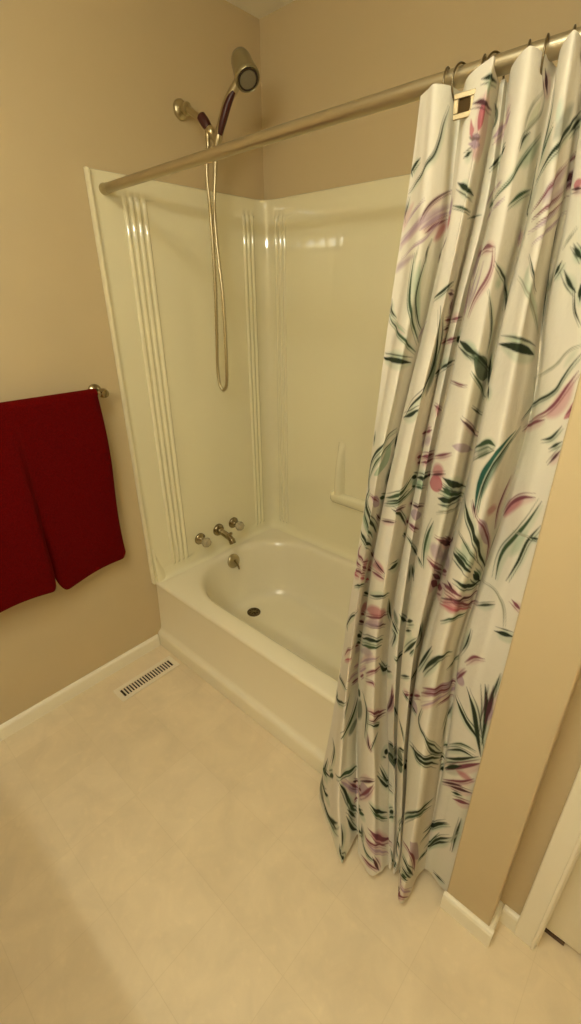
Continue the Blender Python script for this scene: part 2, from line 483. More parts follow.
bm = bmesh.new()
tube(bm, catmull([(0.014, -0.398, 0.470), (0.045, -0.398, 0.466), (0.088, -0.397, 0.456), (0.110, -0.397, 0.446), (0.119, -0.397, 0.430)], 8), [.017] * 8 + [.0155] * 8 + [.015] * 8 + [.0165] * 8 + [.017], 18)
sp = obj('spout', bm, M['chrome'], fau, True)
bm = lathe(bmesh.new(), (0.104, -0.397, 0.460), (0.2, 0, 1), [(0, .006), (.008, .005), (.014, .0045), (.016, .008), (.024, .008), (.026, .003)], 16)
obj('diverter_knob', bm, M['chrome'], sp, True)

# ------------------------------------------------------------------ shower
shw = empty('hand_shower', (0.0, -0.398, 2.095), 'grey handheld shower head with looping metal hose on a wall arm above the rod', 'hand shower')
bm = lathe(bmesh.new(), (0.0005, -0.398, 2.095), (1, 0, -0.05), [(0, .030), (.005, .030), (.011, .026), (.015, .016), (.017, .0115)], 32)
obj('wall_flange', bm, M['nickel'], shw, True)
A_end = Vector((0.112, -0.388, 2.046))
bm = bmesh.new()
arm = catmull([(0.012, -0.398, 2.095), (0.038, -0.397, 2.090), (0.070, -0.394, 2.072), A_end], 8)
tube(bm, arm, 0.0105, 14)
lathe(bm, (0.026, -0.3975, 2.093), (1, -0.0, -0.15), [(0, .0105), (.003, .018), (.014, .019), (.018, .0105)], 20)
obj('shower_arm', bm, M['nickel'], shw, True)
bm = bmesh.new()
d1 = Vector((0.030, 0.010, -0.042)).normalized()
lathe(bm, A_end - d1 * 0.022, d1, [(0, .0118), (.004, .0155), (.030, .0165), (.040, .0145), (.050, .0125)], 22)
sw = obj('swivel_collar', bm, M['maroon'], shw, True)
bm = bmesh.new()
P1 = A_end + d1 * 0.030
lathe(bm, P1, d1, [(-.004, .013), (.004, .0155), (.016, .0150), (.022, .010)], 22)
C2 = Vector((0.157, -0.376, 1.990))
tube(bm, [P1 + d1 * .012, (P1 + C2) / 2 + Vector((0, 0, -.006)), C2], [.011, .011, .012], 14)
lathe(bm, P1 + Vector((-0.004, -0.004, 0.004)), (-.05, -.02, -1), [(0, .0095), (.030, .0095), (.034, .0075), (.05, .0075)], 16)   # hose outlet
obj('holder', bm, M['nickel'], shw, True)
# wand: handle + head
h0 = Vector((0.150, -0.378, 1.962)); hm = Vector((0.178, -0.368, 2.035)); h1 = Vector((0.232, -0.351, 2.116))
hp = catmull([h0, Vector((0.160, -0.374, 1.990)), hm, Vector((0.204, -0.360, 2.085)), h1, Vector((0.264, -0.341, 2.143))], 8)
wand = bmesh.new()
tube(wand, hp, [.0095 + .0045 * min(1, i / 9) for i in range(len(hp))], 16)
wd = obj('wand_handle', wand, M['nickel'], shw, True)
bm = bmesh.new()
gp = [p + Vector((0.008, -0.0045, -0.005)) for p in hp[11:31]]
tube(bm, gp, [.0125 * math.sin(PI * (0.12 + 0.8 * i / 19)) ** 0.5 for i in range(20)], 14)
obj('wand_grip', bm, M['maroon'], wd, True)
ha = Vector((0.598, -0.228, -0.766)).normalized()     # head points out and down
hc = Vector((0.252, -0.335, 2.171))
bm = lathe(bmesh.new(), hc, ha, [(-0.036, .004), (-0.034, .018), (-.027, .028), (-.012, .0325), (.02, .0345), (.046, .0380), (.056, .0395), (.063, .0385), (.066, .0355), (.062, .0315)], 36)
hd = obj('spray_head', bm, M['grey_plastic'], shw, True)
bm = lathe(bmesh.new(), hc, ha, [(.060, .0315), (.0665, .0310), (.0675, .0275), (.064, .0262)], 36)
obj('head_ring', bm, M['dark'], hd, True)
bm = lathe(bmesh.new(), hc, ha, [(.061, .0262), (.066, .0258), (.0675, .018), (.068, .001)], 36)
obj('spray_face', bm, M['face'], hd, True)
# hose: from the holder outlet down, round the loop and up into the wand
s0 = P1 + Vector((-0.007, -0.006, -0.044))
hose = catmull([s0, (0.121, -0.400, 1.90), (0.118, -0.394, 1.81), (0.112, -0.388, 1.65), (0.105, -0.386, 1.50), (0.092, -0.386, 1.33), (0.087, -0.387, 1.245),
                (0.095, -0.388, 1.180), (0.114, -0.386, 1.160), (0.134, -0.384, 1.185), (0.141, -0.384, 1.26), (0.141, -0.380, 1.38), (0.138, -0.378, 1.52),
                (0.127, -0.380, 1.68), (0.1275, -0.382, 1.80), (0.138, -0.378, 1.89), (0.147, -0.378, 1.945), h0 + Vector((.001, 0, .006))], 22)
bm = bmesh.new()
tube(bm, hose, [0.0062 + (0.0009 if i % 2 else -0.0002) for i in range(len(hose))], 10)
obj('hose', bm, M['nickel'], shw, True, 180)

# ------------------------------------------------------------------ shower rod and rings
RY = -0.736
def rodz(x): return 1.826 + (1.834 - 1.826) * min(1, x / 1.2)
rod = empty('shower_rod', (0.75, RY, 1.83), 'long brushed metal shower curtain rod spanning the tub opening near the top', 'shower rod')
bm = bmesh.new()
RR = 0.0138
tube(bm, [(0.016, RY, rodz(0)), (0.75, RY, rodz(.75) + .001), (L - 0.004, RY, rodz(1.5))], RR, 28)
obj('tube', bm, M['rod'], rod, True)
bm = lathe(bmesh.new(), (0.0125, RY, rodz(0)), (1, 0, 0), [(0, .0165), (.008, .0165), (.012, .0150), (.03, .0148)], 28)
obj('end_cap', bm, M['rod'], rod, True)
bm = lathe(bmesh.new(), (L - 0.0005, RY, rodz(1.5)), (-1, 0, 0), [(0, .0165), (.008, .0165), (.012, .0150), (.03, .0148)], 28)
obj('end_cap', bm, M['rod'], rod, True)

# ------------------------------------------------------------------ curtain
# printed strokes on the cloth: colour, width mm, cover %, edge softness mm, points (mm along the cloth, mm above the floor)
STROKES = [
    ('d',4.8,100,2.3,[(134.2,1790.4),(123.8,1771.6),(115.6,1746.1),(101.6,1723.1),(70.9,1706.8),(28.2,1693.8),(8.0,1684.7)]),
    ('d',7.8,100,2.3,[(39.2,1729.4),(29.0,1727.8),(18.9,1726.0),(11.2,1723.6),(5.9,1720.3),(2.4,1716.5),(5.7,1711.9)]),
    ('d',4.9,100,2.3,[(9.1,1673.0),(7.5,1667.3),(6.0,1661.5),(4.3,1656.0),(2.5,1651.0),(2.6,1646.1),(5.0,1641.0)]),
    ('d',9.1,100,2.3,[(280.6,1679.1),(286.0,1676.9),(291.6,1674.7),(300.0,1671.8),(319.4,1667.8),(339.6,1665.1),(365.9,1664.6)]),
    ('g',4.3,100,2.3,[(272.7,1649.7),(283.3,1647.8),(292.4,1646.0),(305.4,1643.9),(325.9,1641.6),(346.6,1641.0),(371.4,1641.4)]),
    ('g',3.0,100,2.3,[(367.4,1632.1),(380.5,1634.2),(394.4,1636.3),(408.5,1637.9),(434.2,1637.5),(450.1,1637.2),(456.4,1637.4)]),
    ('u',17.0,75,9,[(229.3,1656.4),(215.1,1657.1)]),
    ('u',17.0,75,9,[(174.5,1658.7),(143.2,1651.4),(119.1,1644.0),(98.8,1635.4),(67.9,1625.4),(25.0,1615.5),(7.9,1605.4),(3.8,1595.1)]),
    ('r',19.4,75,9,[(228.0,1632.9),(221.1,1631.4)]),
    ('r',19.4,75,9,[(177.5,1632.0),(174.0,1629.5),(169.9,1626.9),(164.9,1624.2),(159.3,1621.3),(153.7,1618.5),(148.5,1615.7),(144.0,1612.9),(139.9,1610.3),(136.2,1607.7),(132.6,1605.1)]),
    ('p',17.5,50,9,[(31.6,1665.0),(23.3,1660.2),(16.6,1655.2),(11.7,1649.2),(8.2,1642.1),(5.6,1634.1),(3.2,1626.0)]),
    ('k',4.6,100,2.3,[(179.3,1682.4),(157.3,1677.8),(132.1,1670.6),(116.6,1663.2),(105.9,1656.0),(98.9,1649.0),(94.1,1642.7),(90.2,1636.6),(88.8,1634.7)]),
    ('m',6.2,100,2.3,[(174.0,1638.3),(153.5,1634.0),(136.7,1629.9),(126.4,1626.1),(118.8,1622.1),(111.5,1617.9),(107.7,1615.8)]),
    ('u',7.7,100,2.3,[(231.0,1645.6),(217.2,1646.5)]),
    ('u',7.7,100,2.3,[(174.3,1648.5),(155.7,1645.1),(140.0,1641.5),(130.2,1638.4),(122.5,1635.0),(114.3,1631.1),(105.5,1626.7),(97.1,1622.2),(93.1,1620.2)]),
    ('u',6.4,100,2.3,[(93.0,1633.0),(83.5,1629.2),(68.6,1625.9),(47.9,1622.4),(28.2,1617.5),(14.2,1611.2),(3.7,1604.5)]),
    ('u',4.1,100,2.3,[(89.6,1661.2),(77.6,1658.0),(60.6,1655.4),(43.7,1652.0),(29.2,1647.2),(18.1,1641.1),(9.6,1634.6)]),
    ('u',3.8,100,2.3,[(17.0,1578.7),(39.5,1587.0),(72.3,1593.6),(93.5,1598.8),(110.3,1607.8),(131.1,1625.4),(166.6,1647.9)]),
    ('d',3.1,100,2.3,[(122.8,1601.9),(120.6,1596.9),(118.5,1591.9),(116.9,1587.0),(116.5,1582.2),(116.8,1577.4),(117.3,1572.7)]),
    ('o',3.1,100,2.3,[(89.6,1589.8),(88.9,1587.0),(88.2,1584.1),(87.5,1581.3),(86.8,1578.4),(86.1,1575.6),(85.3,1572.7)]),
    ('k',3.2,100,2.3,[(226.6,1604.6),(224.0,1601.2),(221.1,1597.9),(217.6,1594.6),(213.4,1591.3)]),
    ('k',3.2,100,2.3,[(176.1,1589.3),(175.3,1586.5),(174.7,1583.9),(174.3,1581.8),(174.0,1579.9),(173.8,1578.1),(173.7,1576.3),(173.5,1574.5)]),
    ('k',10.9,80,2.3,[(288.4,1737.3),(294.5,1735.7),(301.6,1734.2),(313.0,1732.7),(325.0,1732.0),(329.8,1732.6),(333.7,1733.5)]),
    ('u',10.9,100,2.3,[(293.4,1728.3),(297.4,1727.5),(302.1,1726.6),(309.9,1725.5),(322.5,1724.3),(329.7,1724.1),(334.5,1724.5)]),
    ('d',6.7,100,2.3,[(286.7,1714.0),(288.4,1714.5),(290.1,1715.1),(291.7,1715.6),(293.5,1716.1),(295.3,1716.6),(297.1,1717.2)]),
    ('r',32.9,93,2.3,[(315.4,1766.6),(316.5,1763.8),(318.1,1760.9),(319.9,1758.1),(321.0,1755.3),(321.9,1752.6),(322.8,1749.9)]),
    ('k',6.7,100,2.3,[(285.0,1778.7),(291.5,1777.9),(298.6,1777.0),(310.0,1774.6),(328.1,1772.2),(355.1,1775.1),(386.0,1780.1)]),
    ('d',6.6,100,2.3,[(297.8,1802.9),(304.7,1801.9),(313.5,1800.8),(325.3,1800.5),(347.6,1805.3),(373.6,1811.9),(391.6,1815.5)]),  # dark green stroke that also paints in a hook ring's shadow
    ('v',16.1,75,9,[(329.8,1795.3),(330.5,1793.5),(331.3,1791.8),(332.0,1790.1),(332.8,1788.4),(333.5,1786.7),(334.3,1784.9)]),
    ('k',10.3,100,2.3,[(672.0,1803.7),(674.1,1801.2),(676.2,1798.7),(678.3,1796.2),(680.5,1793.7),(682.9,1791.2),(685.3,1788.8)]),
    ('u',11.0,90,2.3,[(584.1,1759.2),(581.0,1758.0),(577.8,1756.9),(574.0,1755.9),(568.8,1755.1),(562.3,1754.7)]),
    ('u',11.0,90,2.3,[(512.0,1765.1),(505.0,1761.9),(495.5,1758.2),(484.0,1754.3),(472.5,1751.1),(462.3,1748.6),(453.6,1746.6)]),
    ('d',6.8,100,2.3,[(585.5,1718.3),(579.3,1717.4),(572.5,1716.6),(564.9,1715.9)]),
    ('d',6.8,100,2.3,[(511.0,1723.9),(509.2,1721.5),(505.4,1718.8),(498.9,1715.8),(491.0,1712.8),(483.0,1710.0),(475.1,1707.6),(467.9,1705.6),(461.5,1703.9)]),
    ('g',14.0,80,2.3,[(404.6,1793.0),(422.3,1788.1),(444.5,1780.4),(451.1,1773.9),(450.1,1768.7),(445.1,1764.3),(438.5,1760.0)]),
    ('l',14.0,80,2.3,[(669.4,1771.1),(665.6,1765.2),(662.1,1759.4),(658.5,1753.4),(654.2,1746.9),(649.4,1740.1),(644.5,1733.3)]),
    ('o',3.1,100,2.3,[(669.3,1778.7),(658.6,1770.5),(650.9,1762.6),(645.7,1754.3),(642.2,1746.0),(640.8,1738.2),(640.5,1730.5)]),
    ('o',3.9,100,2.3,[(681.6,1774.5),(680.9,1766.4),(676.0,1757.2),(661.9,1746.0),(650.9,1736.8),(646.7,1731.1),(644.6,1726.7)]),
    ('d',5.7,100,2.3,[(650.5,1729.9),(647.3,1727.7),(644.0,1725.4),(641.2,1722.8),(639.3,1719.6),(638.1,1716.0),(637.0,1712.4)]),
    ('v',18.6,62,9,[(699.9,1730.2),(689.2,1722.5),(677.3,1714.4),(667.3,1707.3),(659.9,1701.4),(654.0,1696.0),(648.4,1690.8)]),
    ('g',4.6,100,2.3,[(691.8,1733.5),(667.7,1717.7),(652.8,1703.0),(639.8,1687.7),(630.1,1676.7),(616.4,1666.8),(595.0,1658.1),(567.8,1653.6)]),
    ('g',4.6,100,2.3,[(510.3,1657.3),(508.6,1654.3),(501.5,1650.8)]),
    ('u',3.5,100,2.3,[(594.6,1674.3),(587.3,1673.6),(578.4,1673.0),(567.8,1672.7)]),
    ('u',3.5,100,2.3,[(510.3,1678.2),(506.6,1675.5),(501.6,1672.3),(495.9,1668.9),(490.6,1665.3),(486.0,1661.7),(481.7,1658.2),(477.4,1654.7),(473.0,1651.2)]),
    ('u',3.5,100,2.3,[(610.6,1649.6),(606.7,1648.0),(602.3,1646.5),(597.0,1645.2),(590.3,1644.0),(582.1,1643.0),(572.7,1641.9)]),
    ('u',3.5,100,2.3,[(511.1,1646.1),(510.2,1643.3),(509.2,1640.5),(507.5,1637.6),(505.0,1634.6),(501.8,1631.5)]),
    ('g',6.6,100,2.3,[(696.3,1666.6),(678.3,1662.2),(664.7,1658.5),(656.4,1655.1),(649.6,1650.9),(642.4,1646.0),(633.3,1641.1)]),
    ('t',26.5,43,9,[(887.8,1754.2),(880.8,1746.6),(872.1,1738.6),(858.6,1730.1),(847.9,1723.1),(842.4,1717.8),(835.9,1713.1)]),
    ('w',18.7,62,9,[(835.0,1752.4),(835.7,1749.2),(836.3,1746.1),(836.9,1743.0),(837.5,1739.8),(838.0,1736.7),(838.5,1733.5)]),
    ('d',7.8,100,2.3,[(775.9,1774.7),(774.9,1764.3),(770.8,1754.1),(761.5,1744.1),(754.2,1733.4),(749.0,1722.8),(743.9,1712.1)]),
    ('g',6.5,100,2.3,[(820.9,1726.2),(805.7,1722.0),(779.2,1719.6),(760.6,1715.7),(754.3,1709.8),(751.2,1703.4),(748.3,1696.8)]),
    ('d',7.1,100,2.3,[(947.0,1760.2),(901.2,1741.3),(886.7,1729.0),(861.8,1711.8),(837.6,1697.3),(806.7,1688.1),(751.5,1676.7)]),
    ('d',7.7,100,2.3,[(950.7,1751.3),(947.8,1748.9),(941.3,1745.8),(924.0,1739.9),(906.9,1733.6),(899.6,1729.7),(894.5,1726.3)]),
    ('d',2.8,100,2.3,[(702.6,1703.7),(704.6,1686.1),(706.4,1668.5),(707.6,1651.3),(709.0,1634.8),(730.7,1618.5),(756.7,1602.0)]),
    ('u',19.8,75,9,[(903.5,1684.7),(891.3,1676.7),(879.2,1668.5),(858.7,1658.9),(844.7,1650.4),(835.3,1643.1),(829.4,1639.7)]),
    ('u',18.1,62,9,[(950.0,1674.8),(943.9,1670.7)]),
    ('u',18.1,62,9,[(908.5,1662.5),(900.9,1658.0),(894.4,1653.8),(889.0,1650.0),(884.1,1646.6),(878.6,1643.5),(871.1,1640.5),(861.7,1637.7),(853.1,1635.2),(847.8,1633.2),(844.7,1631.3)]),
    ('m',4.2,100,2.3,[(950.9,1704.1),(947.9,1701.3),(936.8,1697.6)]),
    ('m',4.2,100,2.3,[(903.7,1689.6),(886.9,1679.5),(866.3,1666.9),(845.4,1655.0),(835.2,1647.0),(819.7,1640.8),(802.8,1635.4),(786.1,1630.2)]),
    ('m',3.7,100,2.3,[(952.6,1672.0),(950.7,1668.9),(946.4,1665.4)]),
    ('m',3.7,100,2.3,[(912.7,1658.3),(896.1,1650.3),(883.7,1643.7),(864.5,1637.0),(845.7,1631.3),(835.1,1627.5),(821.3,1624.7),(805.9,1622.4),(798.6,1621.2)]),
    ('k',10.8,100,2.3,[(951.1,1682.1),(950.6,1680.9),(949.9,1679.7),(949.0,1678.5),(947.6,1677.2),(945.6,1675.9),(942.9,1674.5)]),
    ('r',11.8,87,2.3,[(1005.8,1661.9),(1004.0,1661.5),(1002.2,1661.0),(1000.2,1660.6),(998.1,1660.2),(995.8,1659.9),(993.3,1659.6)]),
    ('k',5.1,100,2.3,[(1007.4,1653.5),(1005.4,1653.7),(1003.2,1653.9),(1000.9,1654.1),(998.4,1654.3),(995.5,1654.6),(992.3,1655.0)]),
    ('u',3.7,100,2.3,[(912.4,1639.0),(894.8,1630.8),(880.3,1623.1),(856.3,1615.3),(837.8,1609.8),(817.6,1606.6),(795.3,1603.9)]),
    ('u',3.5,100,2.3,[(950.7,1632.2),(920.8,1623.1),(898.1,1614.6),(885.1,1607.2),(863.3,1599.2),(841.5,1592.0),(823.5,1586.2)]),
    ('m',2.9,100,2.3,[(948.5,1652.4),(912.6,1642.2),(893.0,1633.8),(879.9,1626.7),(856.4,1619.7),(839.4,1614.7),(822.8,1611.2)]),
    ('d',3.9,100,2.3,[(915.3,1619.3),(912.8,1612.8),(911.0,1606.2),(911.3,1598.3),(915.1,1588.4),(924.2,1577.2),(936.9,1565.7)]),
    ('u',5.9,100,2.3,[(700.3,1611.7),(701.1,1608.8),(701.9,1605.9),(702.7,1602.9),(703.5,1600.0),(704.3,1597.0),(705.0,1594.0)]),
    ('o',3.4,100,2.3,[(1011.5,1599.4),(1009.4,1596.3),(1007.3,1593.3),(1005.2,1590.2),(1003.3,1587.1),(1001.4,1583.9),(999.5,1580.7)]),
    ('d',5.7,100,2.3,[(1017.1,1579.2),(1019.4,1576.5),(1021.7,1573.9),(1024.2,1571.2),(1027.0,1568.6),(1029.9,1565.9),(1032.5,1563.3)]),
    ('m',7.3,90,2.3,[(609.7,1585.0),(606.8,1585.4),(603.8,1585.8),(600.4,1586.3),(596.7,1586.7),(592.6,1586.8),(587.9,1586.5),(582.8,1585.8),(576.9,1584.6),(570.0,1583.2),(561.9,1581.7)]),
    ('m',7.3,90,2.3,[(511.1,1582.5),(509.9,1580.4)]),
    ('v',22.6,75,9,[(100.8,1568.6),(101.7,1553.2),(103.2,1537.5),(107.9,1521.6),(117.3,1505.3),(128.8,1488.5),(140.8,1471.1)]),
    ('g',7.6,100,2.3,[(82.0,1578.9),(81.6,1552.2),(83.9,1526.0),(90.0,1500.9),(107.5,1476.4),(134.4,1453.4),(157.6,1432.1)]),
    ('d',4.9,100,2.3,[(119.6,1582.0),(114.2,1560.2),(108.9,1536.7),(108.6,1511.1),(126.8,1483.4),(143.9,1464.5),(156.7,1455.3)]),
    ('d',4.6,100,2.3,[(2.4,1503.7),(3.9,1497.1),(3.6,1490.6),(7.1,1485.1),(11.7,1481.2),(17.2,1478.3),(23.7,1475.7)]),
    ('g',5.9,100,2.3,[(1.8,1479.0),(13.8,1464.7),(50.7,1452.3),(84.2,1441.1),(113.3,1429.5),(137.5,1420.2),(153.4,1412.8)]),
    ('v',4.5,100,2.3,[(6.5,1473.3),(20.6,1466.9),(46.4,1461.4),(69.2,1457.3),(78.4,1454.4),(83.5,1452.4),(88.0,1450.5)]),
    ('v',17.5,50,9,[(9.2,1406.1),(26.5,1406.1),(55.3,1407.5),(75.7,1408.2),(89.3,1407.8),(109.5,1405.8),(131.7,1402.6)]),
    ('d',10.6,100,2.3,[(5.2,1396.4),(9.5,1395.3),(39.1,1396.6),(75.4,1398.4),(97.4,1397.5),(127.3,1394.0),(144.6,1391.6)]),
    ('u',13.4,75,9,[(80.4,1579.0),(55.1,1575.9),(28.5,1572.7),(14.6,1568.8),(8.3,1564.8),(4.8,1560.8),(1.6,1556.8)]),
    ('d',6.8,100,2.3,[(362.9,1536.0),(345.6,1532.1),(324.2,1528.3),(306.9,1524.2),(293.3,1519.2),(278.7,1513.6),(269.3,1510.7)]),
    ('g',21.0,75,9,[(358.7,1422.7),(361.6,1407.2),(364.3,1391.6),(365.4,1376.6),(364.2,1363.0),(361.5,1350.3),(358.7,1337.6)]),
    ('d',10.6,100,2.3,[(308.2,1493.1),(323.6,1471.1),(353.7,1437.6),(361.5,1392.6),(342.4,1360.5),(297.9,1329.7),(249.0,1286.0)]),
    ('d',4.3,100,2.3,[(352.1,1477.0),(360.4,1465.2),(366.9,1453.1),(370.7,1440.1),(371.5,1425.9),(370.3,1410.8),(368.8,1395.4)]),
    ('d',9.7,100,2.3,[(329.3,1315.5),(309.7,1311.5),(301.5,1307.1),(294.0,1302.8),(284.6,1298.6),(268.7,1293.1),(248.3,1286.8)]),
    ('u',3.5,100,2.3,[(223.3,1467.5),(218.8,1464.8)]),
    ('u',3.5,100,2.3,[(171.7,1461.1),(169.6,1458.6),(167.6,1456.1),(165.7,1453.6),(163.8,1451.1),(162.0,1448.7),(160.2,1446.2),(158.5,1443.7),(156.9,1441.2),(155.4,1438.8),(153.9,1436.3)]),
    ('k',6.3,100,2.3,[(354.3,1517.8),(358.9,1517.5),(363.0,1517.2),(366.8,1516.9),(370.5,1516.6),(374.1,1516.3),(377.9,1516.0)]),
    ('k',6.5,100,2.3,[(383.2,1509.2),(382.0,1505.1),(381.0,1501.0),(380.5,1497.1),(380.7,1493.5),(381.4,1490.0),(382.2,1486.5)]),
    ('m',5.6,100,2.3,[(503.2,1477.3),(493.8,1477.0),(482.5,1476.7),(471.1,1476.4),(462.6,1475.8),(457.1,1475.1),(452.5,1474.5),(447.8,1473.9)]),
    ('m',5.6,100,2.3,[(400.6,1472.5),(391.1,1472.7),(383.0,1472.8),(376.5,1472.8),(370.8,1472.8)]),
    ('k',5.3,100,2.3,[(398.0,1458.4),(392.3,1458.1),(387.5,1457.8),(383.6,1457.4),(380.2,1457.0),(377.1,1456.6),(375.6,1456.4)]),
    ('m',5.7,100,2.3,[(506.8,1440.5),(497.7,1440.6),(486.2,1440.8),(473.6,1440.8),(464.2,1440.4),(458.6,1439.5),(454.4,1438.5),(450.3,1437.4),(446.1,1436.2)]),
    ('m',5.7,100,2.3,[(398.9,1433.6),(391.7,1433.2),(385.5,1432.7),(380.1,1432.2)]),
    ('d',7.5,100,2.3,[(512.1,1398.3),(507.4,1397.1),(501.1,1396.2),(492.4,1395.7),(480.9,1395.1),(468.9,1394.0),(460.3,1392.1),(455.1,1389.7),(450.7,1386.9),(446.1,1384.0)]),
    ('d',7.5,100,2.3,[(397.1,1379.0),(388.8,1377.7),(382.6,1376.2)]),
    ('m',3.9,100,2.3,[(560.2,1368.0),(576.5,1368.2),(586.8,1367.7),(594.5,1367.3),(600.6,1367.5),(605.8,1368.0),(610.9,1368.5)]),
    ('r',16.3,62,9,[(460.6,1313.3),(463.4,1310.9),(469.7,1308.5),(476.0,1304.9),(489.7,1299.6),(494.5,1295.8),(497.7,1292.1)]),
    ('m',5.6,100,2.3,[(456.4,1314.5),(459.8,1313.8),(465.5,1313.0),(475.7,1311.0),(490.8,1307.1),(497.3,1304.2),(502.2,1301.5)]),
    ('d',11.0,100,2.3,[(511.2,1438.4),(513.5,1436.3)]),
    ('d',11.0,100,2.3,[(570.1,1438.8),(576.5,1437.4),(582.2,1435.9),(587.1,1434.4),(591.5,1432.9),(595.4,1431.3),(599.2,1429.7),(602.7,1428.1),(606.2,1426.5),(609.6,1424.8),(613.1,1423.2)]),
    ('g',18.8,75,9,[(610.6,1422.9),(614.8,1421.0),(619.4,1419.0),(624.8,1417.0),(630.5,1414.8),(636.2,1412.3),(641.9,1409.6)]),
    ('u',24.1,62,9,[(511.6,1580.6),(511.7,1574.8),(511.7,1569.0),(511.8,1563.2),(511.8,1557.1),(512.0,1550.8),(512.1,1544.3)]),
    ('u',24.1,62,9,[(560.8,1536.1),(563.6,1528.5),(566.1,1520.7),(567.9,1512.9),(569.3,1504.9),(570.3,1497.0)]),
    ('m',6.4,90,2.3,[(610.9,1577.3),(614.7,1563.4),(614.2,1549.5),(608.2,1535.3),(596.5,1519.0),(585.9,1501.7),(580.0,1483.8)]),
    ('u',3.7,100,2.3,[(573.2,1558.5),(572.2,1553.4),(571.3,1548.3),(570.3,1543.1),(569.2,1537.9),(568.1,1532.4),(566.9,1526.6),(565.5,1520.4),(563.6,1514.0),(561.1,1507.2),(557.9,1500.4)]),
    ('u',3.7,100,2.3,[(512.5,1492.4),(512.3,1485.1)]),
    ('u',3.6,100,2.3,[(592.2,1560.5),(591.5,1549.2),(590.7,1537.8),(588.8,1526.5),(585.0,1515.6),(579.6,1504.7),(573.2,1493.7)]),
    ('u',3.9,100,2.3,[(496.7,1554.0),(500.6,1543.3),(504.5,1532.2),(508.1,1520.2),(510.4,1506.9),(511.5,1492.5),(512.3,1477.9)]),
    ('d',6.0,100,2.3,[(626.5,1562.1),(644.5,1553.7),(657.7,1544.5),(681.6,1533.1),(704.6,1519.7),(710.4,1504.9),(712.0,1494.7)]),
    ('d',4.5,100,2.3,[(624.7,1519.8),(639.8,1502.2),(649.8,1484.9),(656.8,1469.4),(661.5,1454.2),(662.7,1437.3),(662.3,1419.7)]),
    ('v',14.5,62,9,[(646.8,1535.2),(648.2,1534.2),(649.6,1533.2),(650.9,1532.2),(652.3,1531.2),(653.7,1530.2),(655.2,1529.1)]),
    ('g',36.5,87,2.3,[(621.3,1415.4),(633.6,1409.5),(645.9,1402.6),(657.5,1395.6),(670.0,1388.7),(687.9,1380.9),(704.5,1373.5)]),
    ('d',9.3,100,2.3,[(567.4,1437.9),(582.0,1435.0),(592.5,1432.0),(600.8,1429.2),(607.7,1426.8),(614.5,1424.6),(621.9,1422.3)]),
    ('d',6.2,100,2.3,[(617.6,1425.5),(628.7,1421.2),(640.2,1416.2),(651.2,1410.4),(663.2,1404.3),(683.4,1396.6),(705.8,1388.7)]),
    ('d',8.2,100,2.3,[(703.0,1411.3),(703.6,1407.3),(704.1,1403.3),(704.7,1399.2),(705.4,1394.9),(706.4,1390.0),(707.5,1384.3),(708.8,1377.8),(709.9,1370.5),(711.0,1362.8)]),
    ('d',8.2,100,2.3,[(773.0,1364.3),(780.0,1357.7),(784.0,1350.8)]),
    ('g',5.2,100,2.3,[(624.4,1391.2),(636.7,1383.6),(650.3,1374.6),(664.5,1365.3),(681.7,1355.4),(698.8,1345.7),(708.4,1337.9)]),
    ('v',13.3,62,9,[(800.0,1450.1),(808.2,1449.7),(817.6,1449.3),(828.6,1449.0),(839.4,1448.5),(848.9,1447.6),(861.9,1446.2)]),
    ('d',14.6,100,2.3,[(787.1,1438.4),(809.2,1438.6),(834.2,1438.4),(859.2,1436.0),(882.7,1431.4),(897.6,1426.8),(908.6,1423.5)]),
    ('v',19.1,50,9,[(827.4,1554.0),(826.5,1548.0),(826.5,1541.7),(833.1,1533.4),(848.8,1522.2),(876.6,1508.8),(899.7,1494.6)]),
    ('d',4.3,100,2.3,[(821.6,1568.4),(831.1,1561.6),(838.9,1554.9),(844.9,1547.8),(853.4,1539.7),(870.2,1531.1),(882.1,1522.2)]),
    ('o',5.1,100,2.3,[(799.8,1540.5),(825.0,1528.5),(848.3,1516.1),(879.1,1501.1),(895.6,1485.5),(908.4,1471.9),(922.8,1458.6)]),
    ('d',4.1,100,2.3,[(910.7,1578.4),(924.6,1561.9),(942.4,1543.9),(949.2,1523.0),(951.2,1499.9),(952.3,1474.4),(952.6,1447.5)]),
    ('g',14.5,62,9,[(960.3,1546.9),(959.5,1542.9),(958.8,1538.8),(958.1,1534.7),(957.4,1530.6),(956.9,1526.5),(956.3,1522.3)]),
    ('d',8.2,100,2.3,[(998.3,1556.7),(997.1,1554.4),(995.9,1552.1),(994.5,1549.8),(992.9,1547.4),(991.0,1545.1),(988.8,1542.7)]),
    ('d',6.9,100,2.3,[(1011.5,1544.7),(1015.1,1539.7),(1018.7,1534.8),(1022.6,1530.3),(1026.9,1526.5),(1031.5,1523.3),(1036.2,1520.1)]),
    ('d',4.0,100,2.3,[(1036.7,1518.7),(1040.2,1509.8),(1043.7,1501.1),(1048.0,1493.3),(1053.5,1486.9),(1059.4,1481.5),(1064.6,1476.2)]),
    ('d',7.8,100,2.3,[(1018.2,1574.7),(1020.3,1573.0),(1022.4,1571.3),(1024.7,1569.6),(1027.2,1567.8),(1029.8,1566.1),(1032.1,1564.4)]),
    ('d',10.4,100,2.3,[(1048.1,1524.2),(1049.0,1521.8),(1049.8,1519.5),(1050.7,1517.2),(1051.5,1514.8),(1052.3,1512.5),(1053.2,1510.2)]),
    ('v',12.6,37,9,[(1069.0,1438.0),(1066.1,1433.8),(1063.1,1429.6),(1059.7,1425.2),(1056.0,1420.9),(1052.1,1416.4),(1048.1,1411.9)]),
    ('o',3.4,100,2.3,[(1074.9,1445.8),(1059.6,1440.6),(1043.7,1430.7),(1030.7,1416.8),(1013.3,1404.5),(987.3,1392.6),(938.3,1381.2)]),
